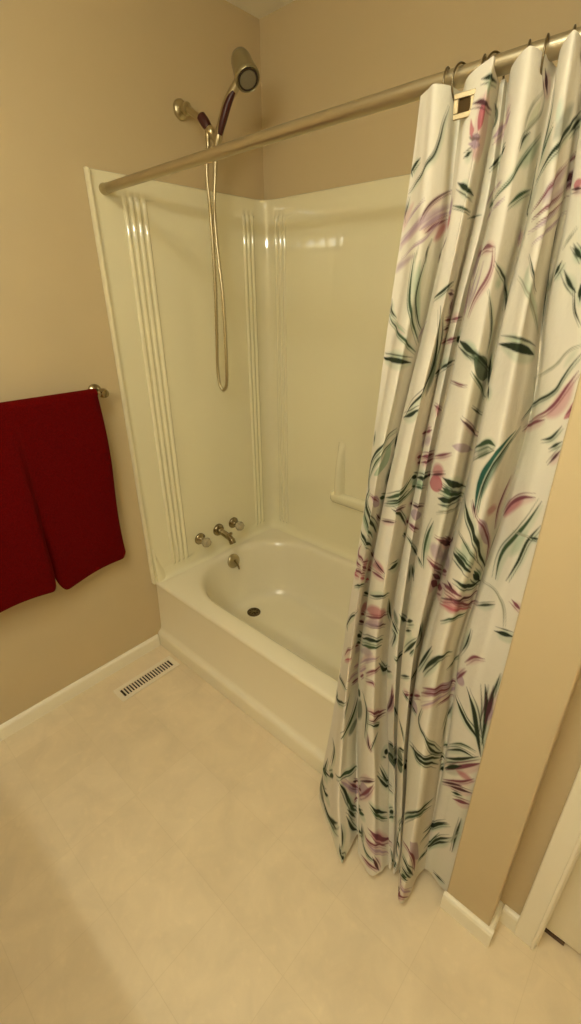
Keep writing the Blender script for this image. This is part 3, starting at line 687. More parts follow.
    ('d',5.2,100,2.3,[(1078.1,1432.5),(1063.2,1413.2),(1048.8,1392.9),(1033.6,1371.9),(994.6,1351.1),(933.1,1326.0),(912.3,1314.3)]),
    ('p',30.6,75,9,[(1073.5,1388.9),(1068.2,1377.3),(1062.5,1365.5),(1055.8,1354.9),(1048.0,1346.1),(1040.0,1338.5),(1032.1,1330.8)]),
    ('m',6.6,100,2.3,[(1076.9,1403.4),(1067.6,1388.8),(1058.3,1374.3),(1048.4,1360.4),(1036.0,1347.2),(1016.8,1333.5),(980.7,1315.9)]),
    ('r',14.0,87,2.3,[(1086.2,1364.5),(1085.8,1359.0),(1085.1,1353.4),(1084.1,1348.1),(1080.5,1343.0),(1076.2,1338.1),(1071.8,1333.2)]),
    ('m',6.1,100,2.3,[(1085.4,1359.6),(1086.1,1357.2),(1085.3,1354.7),(1083.3,1352.0),(1081.3,1349.3),(1079.3,1346.6),(1077.3,1343.9)]),
    ('o',3.1,100,2.3,[(933.3,1379.9),(937.8,1369.8),(944.1,1359.7),(951.6,1350.3),(954.7,1342.3),(955.5,1335.1),(956.2,1328.0)]),
    ('d',4.3,100,2.3,[(649.4,1326.8),(656.6,1323.2),(664.4,1319.6),(675.2,1315.1),(691.8,1308.8),(705.4,1303.8),(710.1,1301.2)]),
    ('v',29.8,87,2.3,[(140.6,1218.7),(137.7,1204.2),(134.2,1189.8),(127.8,1178.4),(112.5,1172.5),(86.8,1166.1),(65.2,1153.6)]),
    ('d',9.4,100,2.3,[(145.7,1251.8),(106.2,1235.3),(60.5,1206.3),(21.7,1171.3),(18.5,1142.0),(33.0,1116.6),(39.4,1097.3)]),
    ('g',6.2,100,2.3,[(149.0,1229.7),(131.4,1216.2),(97.6,1206.0),(70.1,1187.6),(50.5,1167.0),(38.2,1150.0),(30.3,1134.5)]),
    ('d',6.3,100,2.3,[(156.2,1236.6),(157.1,1229.1),(158.2,1221.6),(159.4,1214.0),(160.5,1206.3)]),
    ('d',6.3,100,2.3,[(228.8,1205.9),(231.5,1199.5),(232.5,1192.3),(232.0,1184.4)]),
    ('d',6.3,100,2.3,[(161.2,1167.2),(160.4,1159.8),(159.7,1152.7),(159.1,1146.3),(158.6,1140.6),(158.3,1135.6),(158.0,1131.1),(157.7,1126.8),(157.4,1122.5),(157.1,1118.2)]),
    ('d',7.8,100,2.3,[(13.3,1237.3),(13.9,1233.5),(14.5,1229.7),(15.2,1225.9),(15.9,1222.0),(16.7,1218.2),(17.5,1214.4)]),
    ('g',10.0,100,2.3,[(143.5,1090.0),(151.4,1086.7),(161.6,1082.0)]),
    ('g',10.0,100,2.3,[(246.7,1100.8),(273.2,1112.8),(290.6,1122.2),(304.6,1129.6),(327.0,1135.6),(345.9,1138.2),(359.8,1142.1),(370.5,1149.3),(375.0,1153.2)]),
    ('g',6.2,100,2.3,[(246.7,1086.7),(287.8,1104.4),(312.4,1113.6),(341.7,1116.9),(366.6,1114.6),(383.0,1119.5),(391.9,1124.2)]),
    ('d',5.7,100,2.3,[(266.1,1099.8),(286.6,1110.1),(301.6,1116.5),(323.2,1121.9),(341.5,1124.3),(357.9,1124.8),(373.2,1126.9)]),
    ('v',25.5,75,9,[(35.5,1045.3),(31.2,1035.7),(41.4,1030.6),(51.7,1025.9),(63.2,1022.5),(80.8,1019.8),(103.6,1014.1)]),
    ('d',13.1,100,2.3,[(44.7,1110.5),(28.9,1089.8),(32.8,1073.7),(50.6,1060.3),(91.4,1051.3),(128.6,1024.3),(158.7,990.6)]),
    ('g',9.1,100,2.3,[(33.0,1069.1),(31.5,1053.7),(39.5,1041.4),(57.6,1033.6),(84.8,1027.3),(115.2,1011.1),(137.1,987.2)]),
    ('d',11.4,100,2.3,[(19.1,999.3),(29.8,994.1),(43.1,990.2),(63.3,990.3),(95.0,990.3),(120.2,978.5),(143.7,959.7)]),
    ('u',24.7,87,2.3,[(75.6,1102.5),(90.5,1101.7),(107.6,1097.1),(118.8,1089.9),(127.3,1083.0),(134.5,1077.1),(141.4,1071.4)]),
    ('m',4.8,100,2.3,[(58.0,1100.7),(69.2,1102.6),(82.2,1103.9),(100.4,1102.1),(115.2,1096.1),(125.1,1089.5),(133.0,1083.9)]),
    ('k',4.9,100,2.3,[(140.7,1046.9),(145.5,1041.9),(150.6,1036.7),(156.5,1030.9),(164.8,1024.4),(175.5,1017.2)]),
    ('k',4.9,100,2.3,[(250.5,1044.7),(265.2,1051.0),(278.1,1056.5),(288.8,1061.0),(299.0,1064.2),(312.3,1066.6),(330.0,1068.4)]),
    ('d',7.8,100,2.3,[(299.9,1094.1),(315.8,1093.3),(337.0,1087.8),(355.3,1074.5),(372.0,1059.5),(382.8,1046.0),(392.0,1033.1)]),
    ('k',5.7,100,2.3,[(307.8,1094.1),(323.1,1096.9),(333.5,1097.6),(340.9,1096.1),(350.9,1092.4),(362.3,1088.3),(372.2,1085.7)]),
    ('r',26.0,62,9,[(109.4,929.6),(124.6,919.0)]),
    ('r',26.0,62,9,[(155.1,897.5),(169.4,887.9)]),
    ('r',26.0,62,9,[(235.8,913.7),(254.0,924.2),(267.7,931.7),(276.9,935.9),(283.6,938.0),(289.1,938.9),(294.3,939.1),(299.5,939.1),(305.0,939.0)]),
    ('m',6.9,100,2.3,[(41.6,965.6),(30.3,950.0),(30.1,938.7),(38.4,932.9),(63.5,937.4),(103.4,937.7),(145.0,915.0)]),
    ('m',6.9,100,2.3,[(27.7,917.1),(26.6,913.9),(28.3,911.8),(32.4,910.8),(39.5,911.1),(50.2,913.3),(62.8,916.8)]),
    ('m',6.9,100,2.3,[(98.4,925.5),(111.1,918.2),(128.8,903.6)]),
    ('m',6.9,100,2.3,[(160.4,878.4),(172.8,868.9)]),
    ('m',6.9,100,2.3,[(247.9,902.8),(262.5,909.2),(274.7,914.1),(284.5,917.2),(293.2,919.0),(302.2,920.1),(312.0,920.9)]),
    ('m',7.0,100,2.3,[(31.0,890.7),(27.0,887.1),(33.8,888.2),(50.4,894.0),(74.5,902.5),(103.1,905.6),(118.8,896.7)]),
    ('k',6.3,100,2.3,[(158.1,930.7),(168.1,919.1),(176.4,910.4)]),
    ('k',6.3,100,2.3,[(244.1,938.1),(255.2,939.5),(264.9,940.4),(272.9,940.8),(279.7,940.7),(285.9,940.3),(291.7,939.6),(297.8,938.6),(304.6,937.5),(312.1,936.3)]),
    ('r',7.1,100,2.3,[(33.2,886.0),(24.1,879.0),(20.8,874.5),(26.7,874.2),(37.9,876.4),(49.6,879.4),(61.3,883.1)]),
    ('r',7.1,100,2.3,[(95.0,894.1),(108.2,889.4),(122.8,878.1)]),
    ('r',7.1,100,2.3,[(157.8,850.5),(169.6,842.0)]),
    ('d',12.6,100,2.3,[(339.0,943.8),(356.0,935.3),(372.7,928.1),(381.7,925.5),(385.9,925.1),(388.0,925.5),(389.9,926.0)]),
    ('m',7.3,100,2.3,[(384.5,1252.8),(387.3,1252.6),(390.3,1252.3),(393.6,1252.0),(397.1,1251.7)]),
    ('m',7.3,100,2.3,[(439.9,1256.0),(443.9,1257.7),(447.2,1259.2),(449.9,1260.5),(452.3,1261.7),(454.4,1262.9),(456.4,1263.9),(458.4,1265.0)]),
    ('u',18.3,75,9,[(395.3,1229.1),(399.1,1228.9)]),
    ('u',18.3,75,9,[(441.4,1234.8),(444.9,1236.6),(447.9,1238.3),(450.4,1239.8),(452.6,1241.2),(454.7,1242.6),(456.7,1243.9),(458.6,1245.1),(461.1,1246.3),(465.8,1247.6),(473.4,1248.9)]),
    ('m',8.9,100,2.3,[(386.9,1199.5),(393.8,1197.8)]),
    ('m',8.9,100,2.3,[(440.4,1202.3),(447.8,1205.3),(454.0,1207.9),(459.0,1210.0),(464.9,1211.3),(474.6,1210.7),(486.9,1208.7),(496.2,1206.7),(501.1,1205.8),(504.5,1205.4),(507.9,1205.1)]),
    ('m',7.5,100,2.3,[(392.8,1184.7),(401.5,1182.5)]),
    ('m',7.5,100,2.3,[(447.6,1192.0),(453.2,1194.5),(458.5,1196.8),(464.8,1198.2),(475.0,1197.6),(487.7,1195.4),(497.0,1193.5),(501.9,1192.9),(505.1,1193.0),(508.1,1193.4),(511.0,1194.0)]),
    ('v',17.7,87,2.3,[(390.7,1138.4),(394.6,1136.5),(399.3,1134.4)]),
    ('v',17.7,87,2.3,[(439.8,1140.7),(445.1,1142.5),(449.5,1144.0),(453.1,1145.2),(456.2,1146.1),(459.7,1146.8),(465.5,1147.1),(474.7,1145.7),(484.7,1142.8),(492.8,1139.3)]),
    ('d',10.3,100,2.3,[(381.4,1155.3),(387.6,1152.6),(394.5,1149.7)]),
    ('d',10.3,100,2.3,[(438.2,1153.5),(446.7,1156.9),(453.5,1159.7),(460.1,1161.5),(470.0,1161.7),(482.7,1160.2),(493.1,1158.1),(499.5,1156.6),(504.1,1155.6),(508.6,1154.9)]),
    ('g',6.1,100,2.3,[(390.1,1129.4),(394.2,1127.6),(399.2,1125.6)]),
    ('g',6.1,100,2.3,[(439.6,1132.2),(445.3,1134.4),(450.0,1136.3),(453.8,1137.8),(457.1,1139.0),(460.6,1139.9),(466.1,1140.2),(475.2,1138.7),(486.0,1135.3),(495.2,1131.6)]),
    ('k',6.3,100,2.3,[(398.5,1084.2),(404.6,1081.1)]),
    ('k',6.3,100,2.3,[(443.4,1091.2),(447.8,1092.4),(451.8,1093.4),(455.4,1094.5),(459.4,1095.5),(465.6,1096.2),(475.1,1095.1),(485.6,1092.1),(493.7,1088.7),(499.0,1086.1),(503.2,1083.9)]),
    ('u',24.3,87,2.3,[(443.5,1069.6),(451.8,1073.0),(458.3,1075.2),(465.5,1075.8),(483.0,1070.1),(496.0,1062.9),(499.4,1060.1)]),
    ('m',8.0,100,2.3,[(398.3,1038.0),(404.8,1033.7)]),
    ('m',8.0,100,2.3,[(441.8,1043.9),(447.0,1045.0),(451.5,1045.8),(455.4,1046.4),(459.0,1046.8),(463.4,1046.7),(471.0,1045.0),(481.0,1041.2),(489.8,1036.6),(495.7,1032.4),(500.0,1028.5)]),
    ('m',5.5,100,2.3,[(607.4,1241.2),(600.5,1237.2),(593.8,1233.1),(587.2,1229.1),(580.2,1225.3),(571.9,1221.4),(559.4,1215.9)]),
    ('r',27.3,75,9,[(566.2,1186.0),(572.7,1189.0),(578.0,1191.7),(582.6,1194.2),(586.9,1196.6),(591.1,1199.0),(595.3,1201.4)]),
    ('r',33.1,87,2.3,[(561.5,1158.7),(571.2,1162.5),(578.3,1165.1),(584.1,1167.4),(589.6,1169.7),(595.1,1171.9),(600.7,1174.1)]),
    ('k',5.7,100,2.3,[(507.9,1157.3),(511.7,1157.1)]),
    ('k',5.7,100,2.3,[(562.8,1176.5),(568.6,1179.2),(573.8,1181.7),(578.1,1183.8),(581.9,1185.8),(585.4,1187.7),(588.9,1189.6),(592.3,1191.4),(595.8,1193.3),(599.3,1195.2),(602.8,1197.0)]),
    ('d',12.8,100,2.3,[(603.6,1145.1),(609.6,1146.9),(615.6,1148.3),(621.6,1149.1),(626.7,1149.0),(631.3,1147.9),(638.8,1144.8)]),
    ('g',9.3,100,2.3,[(608.8,1170.0),(613.0,1169.7),(617.4,1169.3),(621.7,1168.5),(625.5,1167.4),(628.4,1165.8),(631.2,1163.8)]),
    ('o',4.2,100,2.3,[(606.5,1116.3),(613.1,1120.2),(619.6,1123.4),(625.5,1125.7),(630.5,1126.6),(639.9,1124.2),(655.5,1116.9)]),
    ('v',18.7,75,9,[(594.7,1055.7),(594.4,1049.5),(594.1,1043.1),(593.7,1036.8),(593.4,1030.4),(593.1,1024.0),(592.7,1017.5)]),
    ('g',8.2,100,2.3,[(598.6,1087.2),(594.3,1072.8),(590.7,1057.1),(588.6,1038.5),(588.7,1019.0),(592.1,1000.7),(596.8,982.8)]),
    ('u',34.2,75,9,[(608.0,1037.7),(615.2,1037.8),(622.5,1036.9),(629.5,1033.8),(644.4,1023.0),(663.4,1007.0),(677.2,994.4)]),
    ('m',6.0,100,2.3,[(617.7,1062.8),(627.5,1062.4),(643.9,1054.0),(664.0,1040.7),(677.1,1032.3),(690.6,1023.9),(704.9,1017.0)]),
    ('k',11.5,100,2.3,[(659.9,1042.4),(666.8,1037.3),(674.0,1031.7),(682.2,1024.7),(692.3,1016.5),(702.3,1010.0),(709.2,1006.6)]),
    ('m',8.4,100,2.3,[(607.8,1005.2),(613.2,1005.0),(618.7,1004.2),(624.7,1002.3),(632.8,997.6),(645.0,988.5),(659.3,976.7),(672.5,965.4),(684.5,955.1),(696.5,944.9)]),
    ('m',8.4,100,2.3,[(743.8,953.7),(754.8,961.4),(763.1,966.9)]),
    ('k',9.9,100,2.3,[(636.0,976.2),(657.2,958.4),(668.3,948.6),(677.5,940.0),(687.2,930.4),(697.4,921.5),(702.4,917.8)]),
    ('d',5.7,100,2.3,[(397.0,1005.9),(405.2,999.5)]),
    ('d',5.7,100,2.3,[(442.6,1010.2),(448.8,1011.2),(454.0,1011.5),(458.2,1011.1),(461.7,1009.9),(465.4,1008.0),(470.9,1004.6),(478.3,999.3),(485.3,992.8),(490.2,986.5),(493.9,980.9)]),
    ('d',5.6,100,2.3,[(492.4,986.8),(496.8,979.6),(500.8,972.5),(504.5,966.0),(508.0,960.2),(511.3,955.0)]),
    ('d',5.6,100,2.3,[(563.1,981.4),(569.8,982.6),(575.3,983.1),(579.6,983.0),(583.1,982.7),(586.4,982.1),(589.4,981.5)]),
    ('g',5.0,100,2.3,[(492.5,936.2),(493.5,929.1),(494.4,921.9),(495.2,914.8),(496.0,907.6),(496.8,900.3),(497.5,893.1)]),
    ('d',5.1,100,2.3,[(500.4,930.1),(501.6,926.0),(502.8,921.8),(504.0,917.8),(505.2,913.8),(506.3,909.8),(507.5,905.9),(508.7,902.2),(509.8,898.6),(510.8,895.1),(511.8,891.7)]),
    ('d',5.1,100,2.3,[(554.0,914.4),(565.1,919.9)]),
    ('k',6.7,100,2.3,[(621.4,1307.8),(632.4,1303.0),(646.9,1295.2),(663.1,1285.9),(681.3,1275.8),(701.4,1265.2),(710.2,1258.7)]),
    ('u',16.8,80,2.3,[(609.9,1256.4),(620.3,1257.6),(629.7,1257.3),(642.1,1253.7),(659.5,1247.0),(682.1,1238.2),(709.0,1228.4)]),
    ('g',22.3,50,9,[(791.6,1245.0),(796.8,1248.6),(801.4,1252.0),(805.4,1255.1),(809.3,1258.1),(813.0,1261.0),(816.8,1263.8)]),
    ('g',9.6,100,2.3,[(764.0,1247.6),(790.5,1260.7),(801.0,1268.1),(809.7,1274.0),(818.0,1276.8),(826.7,1276.0),(833.2,1274.9)]),
    ('g',4.2,100,2.3,[(778.5,1227.9),(792.5,1236.3),(801.7,1243.2),(809.7,1249.4),(818.0,1255.5),(827.4,1261.5),(832.6,1264.3)]),
    ('t',21.9,62,9,[(882.2,1268.9),(867.9,1257.2),(855.6,1243.9),(846.4,1228.4),(839.1,1211.7),(834.4,1194.6),(830.8,1177.3)]),
    ('t',12.7,100,2.3,[(892.2,1293.3),(866.4,1279.1),(844.0,1257.6),(824.3,1227.6),(818.1,1201.4),(818.5,1175.6),(823.0,1149.2)]),
    ('d',5.1,100,2.3,[(910.0,1297.5),(885.7,1279.8),(862.4,1261.2),(842.7,1235.6),(829.2,1204.3),(826.5,1171.9),(830.2,1139.2)]),
    ('k',5.0,100,2.3,[(814.1,1157.9),(816.2,1154.6),(818.3,1151.4),(820.5,1148.1),(822.6,1144.7),(824.9,1141.4),(827.3,1138.1)]),
    ('d',13.9,100,2.3,[(605.8,1188.2),(615.3,1188.0),(624.4,1186.7),(634.3,1183.1),(653.7,1174.1),(678.3,1162.3),(708.8,1148.8)]),
    ('g',7.8,100,2.3,[(600.4,1161.5),(614.5,1164.3),(627.7,1164.1),(645.3,1157.6),(666.2,1148.3),(688.2,1139.3),(709.7,1132.2)]),
    ('d',10.6,100,2.3,[(606.1,1144.4),(617.5,1147.8),(627.6,1149.0),(641.3,1146.0),(660.5,1140.1),(678.2,1136.1),(704.5,1128.4)]),
    ('o',4.3,100,2.3,[(613.6,1123.1),(626.5,1126.6),(644.7,1122.0),(666.1,1113.9),(682.3,1110.0),(699.5,1107.6),(709.8,1110.6)]),
    ('v',31.8,62,9,[(816.5,1069.9),(823.3,1066.0),(831.2,1062.0),(840.8,1057.8),(849.5,1052.2),(857.9,1043.5),(872.4,1029.3)]),
    ('d',11.1,100,2.3,[(763.2,1146.3),(796.4,1138.6),(814.0,1123.4),(836.0,1105.9),(869.7,1074.0),(915.4,1021.6),(962.0,979.6)]),
    ('g',7.1,100,2.3,[(805.5,1043.6),(810.3,1043.9),(814.7,1044.1),(819.0,1044.0),(823.6,1043.6),(829.4,1042.9),(837.0,1041.6),(846.0,1038.5),(856.9,1032.1),(869.8,1022.3)]),
    ('g',7.1,100,2.3,[(897.6,999.8),(914.2,984.5),(936.2,966.3)]),
    ('d',12.5,100,2.3,[(784.0,1028.9),(797.3,1033.2),(807.0,1035.2),(813.6,1035.0),(819.4,1033.9),(826.1,1032.6),(834.4,1031.2),(844.5,1028.3),(856.8,1021.9),(871.4,1011.9)]),
    ('d',12.5,100,2.3,[(899.6,990.0),(917.7,974.2),(943.0,956.2)]),
    ('g',4.2,100,2.3,[(786.5,1079.1),(806.7,1079.1),(818.8,1073.9),(831.3,1068.1),(846.8,1061.7),(866.7,1046.8),(899.3,1020.1)]),
    ('u',26.3,80,2.3,[(845.9,1135.0),(854.1,1126.9),(864.7,1115.7),(882.0,1099.3),(899.1,1082.8),(911.2,1068.5),(922.1,1054.1)]),
    ('m',5.6,100,2.3,[(832.8,1133.7),(852.8,1125.9),(877.7,1105.6),(908.3,1077.6),(927.1,1051.9),(937.8,1026.5),(944.7,1001.3)]),
    ('r',20.6,62,9,[(863.7,1150.9),(869.7,1149.5),(877.5,1147.0),(886.0,1144.1),(894.4,1141.9),(902.1,1140.2),(908.7,1138.6)]),
    ('m',5.1,100,2.3,[(930.8,1196.9),(926.5,1183.3),(922.7,1168.9),(919.3,1153.1),(918.6,1134.9),(923.8,1112.9),(932.1,1088.9)]),
    ('r',23.1,75,9,[(1020.5,1175.2),(1009.0,1166.3),(997.9,1157.3),(988.9,1148.8),(983.2,1140.5),(979.7,1132.4),(976.2,1123.9)]),
    ('m',8.2,100,2.3,[(1043.8,1188.7),(1032.4,1186.0),(1018.4,1180.2),(1003.9,1170.4),(991.4,1158.3),(982.6,1143.2),(974.8,1125.2)]),
    ('v',20.3,62,9,[(1047.4,1122.1),(1043.2,1112.6),(1039.2,1102.9),(1035.2,1092.8),(1031.5,1082.3),(1027.3,1071.4),(1023.0,1060.2)]),
    ('g',9.0,100,2.3,[(1062.2,1181.3),(1049.9,1152.1),(1035.1,1123.6),(1017.4,1093.2),(1004.3,1065.0),(1000.8,1034.4),(1005.5,1000.2)]),
    ('d',7.2,100,2.3,[(1072.2,1137.8),(1062.1,1120.2),(1053.4,1101.9),(1048.7,1081.8),(1044.8,1060.2),(1038.6,1037.6),(1032.8,1013.4)]),
    ('d',5.1,100,2.3,[(1055.4,1111.3),(1059.7,1112.0),(1063.9,1112.9),(1068.3,1113.8),(1072.6,1114.7),(1076.8,1115.6),(1081.1,1116.5)]),
    ('o',3.3,100,2.3,[(1018.0,1108.9),(1025.1,1110.4),(1031.7,1111.5),(1037.5,1112.0),(1043.4,1111.9),(1049.5,1111.6),(1055.4,1111.3)]),
    ('o',4.3,100,2.3,[(969.6,1101.0),(967.8,1082.5),(965.6,1063.5),(963.5,1044.3),(962.5,1025.4),(962.7,1006.8),(963.1,988.0)]),
    ('d',5.8,100,2.3,[(1035.3,1292.4),(1041.3,1294.3),(1047.4,1296.2),(1053.2,1299.3),(1058.4,1304.4),(1063.1,1310.6),(1067.6,1316.9)]),
    ('d',5.8,100,2.3,[(1056.4,1281.8),(1059.5,1283.9),(1062.5,1285.9),(1065.5,1287.9),(1068.4,1289.9),(1071.2,1291.9),(1074.1,1293.8)]),
    ('k',5.9,100,2.3,[(1061.7,1256.4),(1064.4,1260.5),(1067.1,1264.6),(1069.8,1268.6),(1072.5,1272.6),(1075.1,1276.5),(1077.7,1280.4)]),
    ('m',6.8,100,2.3,[(930.6,1289.7),(948.1,1293.3),(969.2,1300.6),(987.4,1309.5),(1001.9,1315.5),(1012.8,1319.7),(1022.4,1323.3)]),
    ('k',9.5,100,2.3,[(632.8,1056.9),(646.8,1047.8),(659.0,1039.4),(669.2,1032.2),(678.4,1025.5),(687.6,1019.3),(695.9,1014.7),(702.1,1012.7),(705.9,1013.2),(708.0,1015.0),(709.3,1017.4)]),
    ('k',9.5,100,2.3,[(742.4,1032.3),(747.0,1037.7)]),
    ('u',30.0,62,9,[(682.0,1001.5),(686.8,995.5),(691.6,989.6),(696.4,984.1),(700.9,979.2),(705.1,974.9)]),
    ('u',30.0,62,9,[(741.0,983.5),(746.7,985.0),(751.3,985.9),(754.9,986.1),(758.1,986.1),(761.3,986.0),(764.5,985.9)]),
    ('r',30.5,75,9,[(161.1,760.1),(169.9,751.9)]),
    ('r',30.5,75,9,[(235.3,781.2),(254.4,793.5),(270.2,803.8),(282.8,812.0),(294.1,818.8),(305.9,824.2),(318.7,826.9),(332.3,824.4),(347.5,815.2),(364.9,801.3)]),
    ('d',6.9,100,2.3,[(157.5,809.4),(167.8,800.1),(176.3,794.6)]),
    ('d',6.9,100,2.3,[(256.1,839.2),(268.3,846.9),(279.3,853.9),(288.9,860.4),(298.5,866.6),(309.6,872.4),(322.1,876.1),(335.6,874.7),(351.7,867.0),(371.2,854.8)]),
    ('d',6.1,100,2.3,[(35.4,843.5),(48.9,851.1),(62.3,859.8),(81.9,868.8),(104.5,871.7),(116.5,866.5),(136.5,853.1)]),
    ('m',7.1,100,2.3,[(158.9,740.6),(169.4,730.3)]),
    ('m',7.1,100,2.3,[(235.3,759.8),(255.7,773.5),(273.0,785.6),(287.1,795.9),(299.9,804.6),(313.1,811.1),(327.2,813.1),(342.8,808.4),(361.0,797.4),(381.7,783.1)]),
    ('k',7.1,100,2.3,[(151.3,723.8),(165.1,709.7),(174.6,702.5)]),
    ('k',7.1,100,2.3,[(246.8,745.5),(263.6,756.8),(278.9,767.6),(292.3,776.9),(304.8,784.2),(317.4,788.4),(330.1,788.1),(343.6,781.8),(359.6,770.4),(378.3,756.2)]),
    ('u',22.0,75,9,[(226.9,725.3),(259.3,753.9),(282.0,773.8),(300.1,788.1),(319.1,796.4),(337.7,792.7),(347.2,786.3)]),
    ('d',7.4,100,2.3,[(107.3,792.4),(79.6,779.8),(53.4,757.8),(32.4,736.1),(16.3,716.6),(8.3,701.0),(22.2,698.1)]),
    ('u',21.5,62,9,[(157.2,626.1),(164.1,618.8),(170.1,613.7)]),
    ('u',21.5,62,9,[(223.0,636.6),(234.7,647.5),(245.0,656.3),(254.3,663.5),(263.9,670.9),(273.9,679.4),(283.7,687.7),(292.6,694.6),(300.4,699.6),(307.6,703.4)]),
    ('d',10.0,100,2.3,[(155.6,673.7),(164.1,663.4),(170.9,656.3)]),
    ('d',10.0,100,2.3,[(225.9,680.4),(242.6,693.8),(259.0,706.9),(275.6,720.4),(292.4,733.1),(309.0,742.1),(325.8,743.8),(343.1,736.8),(361.0,723.5)]),
    ('g',7.8,100,2.3,[(161.7,643.9),(170.4,635.2)]),
    ('g',7.8,100,2.3,[(228.4,661.8),(243.1,672.7),(257.4,683.1),(271.7,694.3),(286.1,706.0),(299.9,716.3),(313.6,723.2),(327.8,724.4),(342.7,718.9),(358.1,708.3)]),
    ('m',5.7,100,2.3,[(164.6,630.9),(151.9,639.8)]),
    ('m',5.7,100,2.3,[(109.0,679.4),(93.4,676.1),(77.2,668.3),(63.8,657.7),(54.8,647.6),(47.9,638.6),(41.1,630.0),(33.6,621.1),(25.4,611.5)]),
    ('r',5.7,100,2.3,[(34.6,601.1),(49.1,612.7),(60.4,622.9),(70.5,632.5),(84.4,641.9),(98.0,646.5),(104.7,645.3)]),
    ('u',6.5,100,2.3,[(347.4,683.3),(334.6,690.0),(321.8,692.0),(309.4,688.2),(297.2,679.3),(284.4,666.2),(270.7,650.4),(257.4,634.6),(245.4,619.9),(234.2,605.7)]),
    ('u',6.5,100,2.3,[(171.4,563.7),(163.4,565.0),(154.6,569.3)]),
    ('m',6.6,100,2.3,[(367.0,636.2),(348.8,648.8),(332.4,656.4),(318.0,656.2),(304.9,648.6),(291.5,634.7),(276.9,616.5)]),
    ('m',6.6,100,2.3,[(256.7,589.2),(241.0,569.4)]),
    ('m',6.6,100,2.3,[(170.5,517.3),(157.9,520.5),(143.2,528.8)]),
    ('u',5.8,100,2.3,[(274.4,628.9),(260.6,611.4),(247.8,595.3),(235.8,580.3)]),
    ('u',5.8,100,2.3,[(170.8,536.8),(162.9,539.3),(155.1,542.5),(147.0,546.8),(137.6,552.7),(126.6,560.2),(115.7,567.6),(106.7,572.1),(99.3,573.9)]),
    ('d',8.1,100,2.3,[(2.3,461.9),(7.6,453.0),(9.4,441.5),(21.8,443.5),(44.6,461.2),(74.2,489.1),(97.3,504.2)]),
    ('d',6.9,100,2.3,[(7.4,527.8),(6.5,518.0),(19.1,519.2),(37.9,526.0),(58.2,535.8),(77.0,544.6),(95.1,547.6)]),
    ('g',31.1,75,9,[(244.2,494.2),(241.4,482.6),(238.8,470.9),(236.0,458.9),(232.4,445.5),(226.5,429.2),(218.3,409.9)]),
    ('g',31.1,75,9,[(172.7,377.3),(164.8,375.0),(157.2,373.2),(150.0,371.5),(143.4,369.1),(137.0,366.1)]),
    ('g',15.1,100,2.3,[(234.2,515.1),(227.7,496.6)]),
    ('g',15.1,100,2.3,[(171.7,453.3),(164.2,437.0),(156.0,423.9),(146.9,413.7),(137.0,404.6),(126.8,397.5),(114.8,395.9),(100.8,393.9),(89.7,382.2)]),
    ('d',7.6,100,2.3,[(254.6,529.5),(270.5,529.3),(285.3,529.0),(291.8,515.5),(291.5,490.0),(287.3,456.9),(281.6,421.3)]),
    ('d',6.8,100,2.3,[(123.8,508.9),(118.5,502.2),(113.5,494.9),(109.0,486.5),(104.9,477.1),(101.3,466.5),(98.3,455.1)]),
    ('g',20.1,75,9,[(440.8,803.0),(446.5,800.2),(450.7,796.4),(454.2,792.1),(457.3,787.3),(460.3,782.1),(463.3,776.5)]),
    ('d',9.8,100,2.3,[(378.7,829.8),(382.7,818.5),(386.4,807.5),(390.1,796.6),(394.0,785.6),(398.7,774.6),(404.5,763.5),(411.4,752.4)]),
    ('d',9.8,100,2.3,[(441.9,767.8),(448.9,767.0),(455.2,765.4),(460.8,762.5),(465.9,758.9)]),
    ('d',6.2,100,2.3,[(446.1,748.9),(452.6,749.9),(458.0,749.5),(460.7,744.9),(459.8,735.0),(456.3,721.3),(452.5,706.6)]),
    ('d',8.5,100,2.3,[(470.3,809.1),(476.2,803.2),(483.3,795.3),(490.2,786.6),(495.7,778.9),(500.2,772.5),(504.5,767.2),(508.9,762.7)]),
    ('d',8.5,100,2.3,[(574.3,810.0),(581.4,817.3),(587.3,823.6),(591.8,828.5),(595.8,832.8)]),
    ('d',5.9,100,2.3,[(572.6,780.4),(580.6,788.3),(585.5,793.4),(589.1,797.3),(592.3,800.7),(595.1,803.7),(596.5,805.1)]),
    ('d',10.7,100,2.3,[(350.3,660.6),(366.3,639.1),(383.7,616.2),(396.4,600.3),(414.1,597.3),(440.0,613.4),(451.8,625.6)]),
    ('m',6.3,100,2.3,[(280.7,595.4),(294.6,608.7),(305.3,616.1),(313.6,618.6),(319.2,617.5),(322.0,614.7),(325.1,611.3)]),
    ('m',7.9,100,2.3,[(458.8,588.7),(458.6,578.5),(458.5,568.3),(458.3,558.0),(457.6,547.4),(455.7,536.2),(452.0,523.9),(446.0,510.1),(438.1,495.2)]),
    ('m',7.9,100,2.3,[(399.9,475.1),(388.9,480.3),(376.8,487.9),(363.5,498.3),(350.2,510.1),(337.5,520.9),(325.5,527.6),(314.7,529.0),(305.4,526.3),(297.2,521.8)]),
    ('k',6.6,100,2.3,[(466.2,570.3),(462.5,557.8),(459.1,545.0),(455.7,531.8),(451.2,517.5),(444.4,501.3),(435.3,483.1)]),
    ('k',6.6,100,2.3,[(397.0,467.0),(380.5,476.0),(361.6,488.0),(341.2,499.1),(322.0,502.5),(304.8,497.6)]),
    ('d',6.6,100,2.3,[(298.3,481.9),(314.6,489.1),(334.8,484.2),(350.8,469.1),(358.8,461.6),(361.3,461.4),(363.2,462.1)]),
    ('k',8.0,100,2.3,[(298.7,451.4),(299.8,439.8),(300.8,428.3),(302.4,419.5),(304.8,414.7),(308.0,412.3),(311.3,410.1)]),
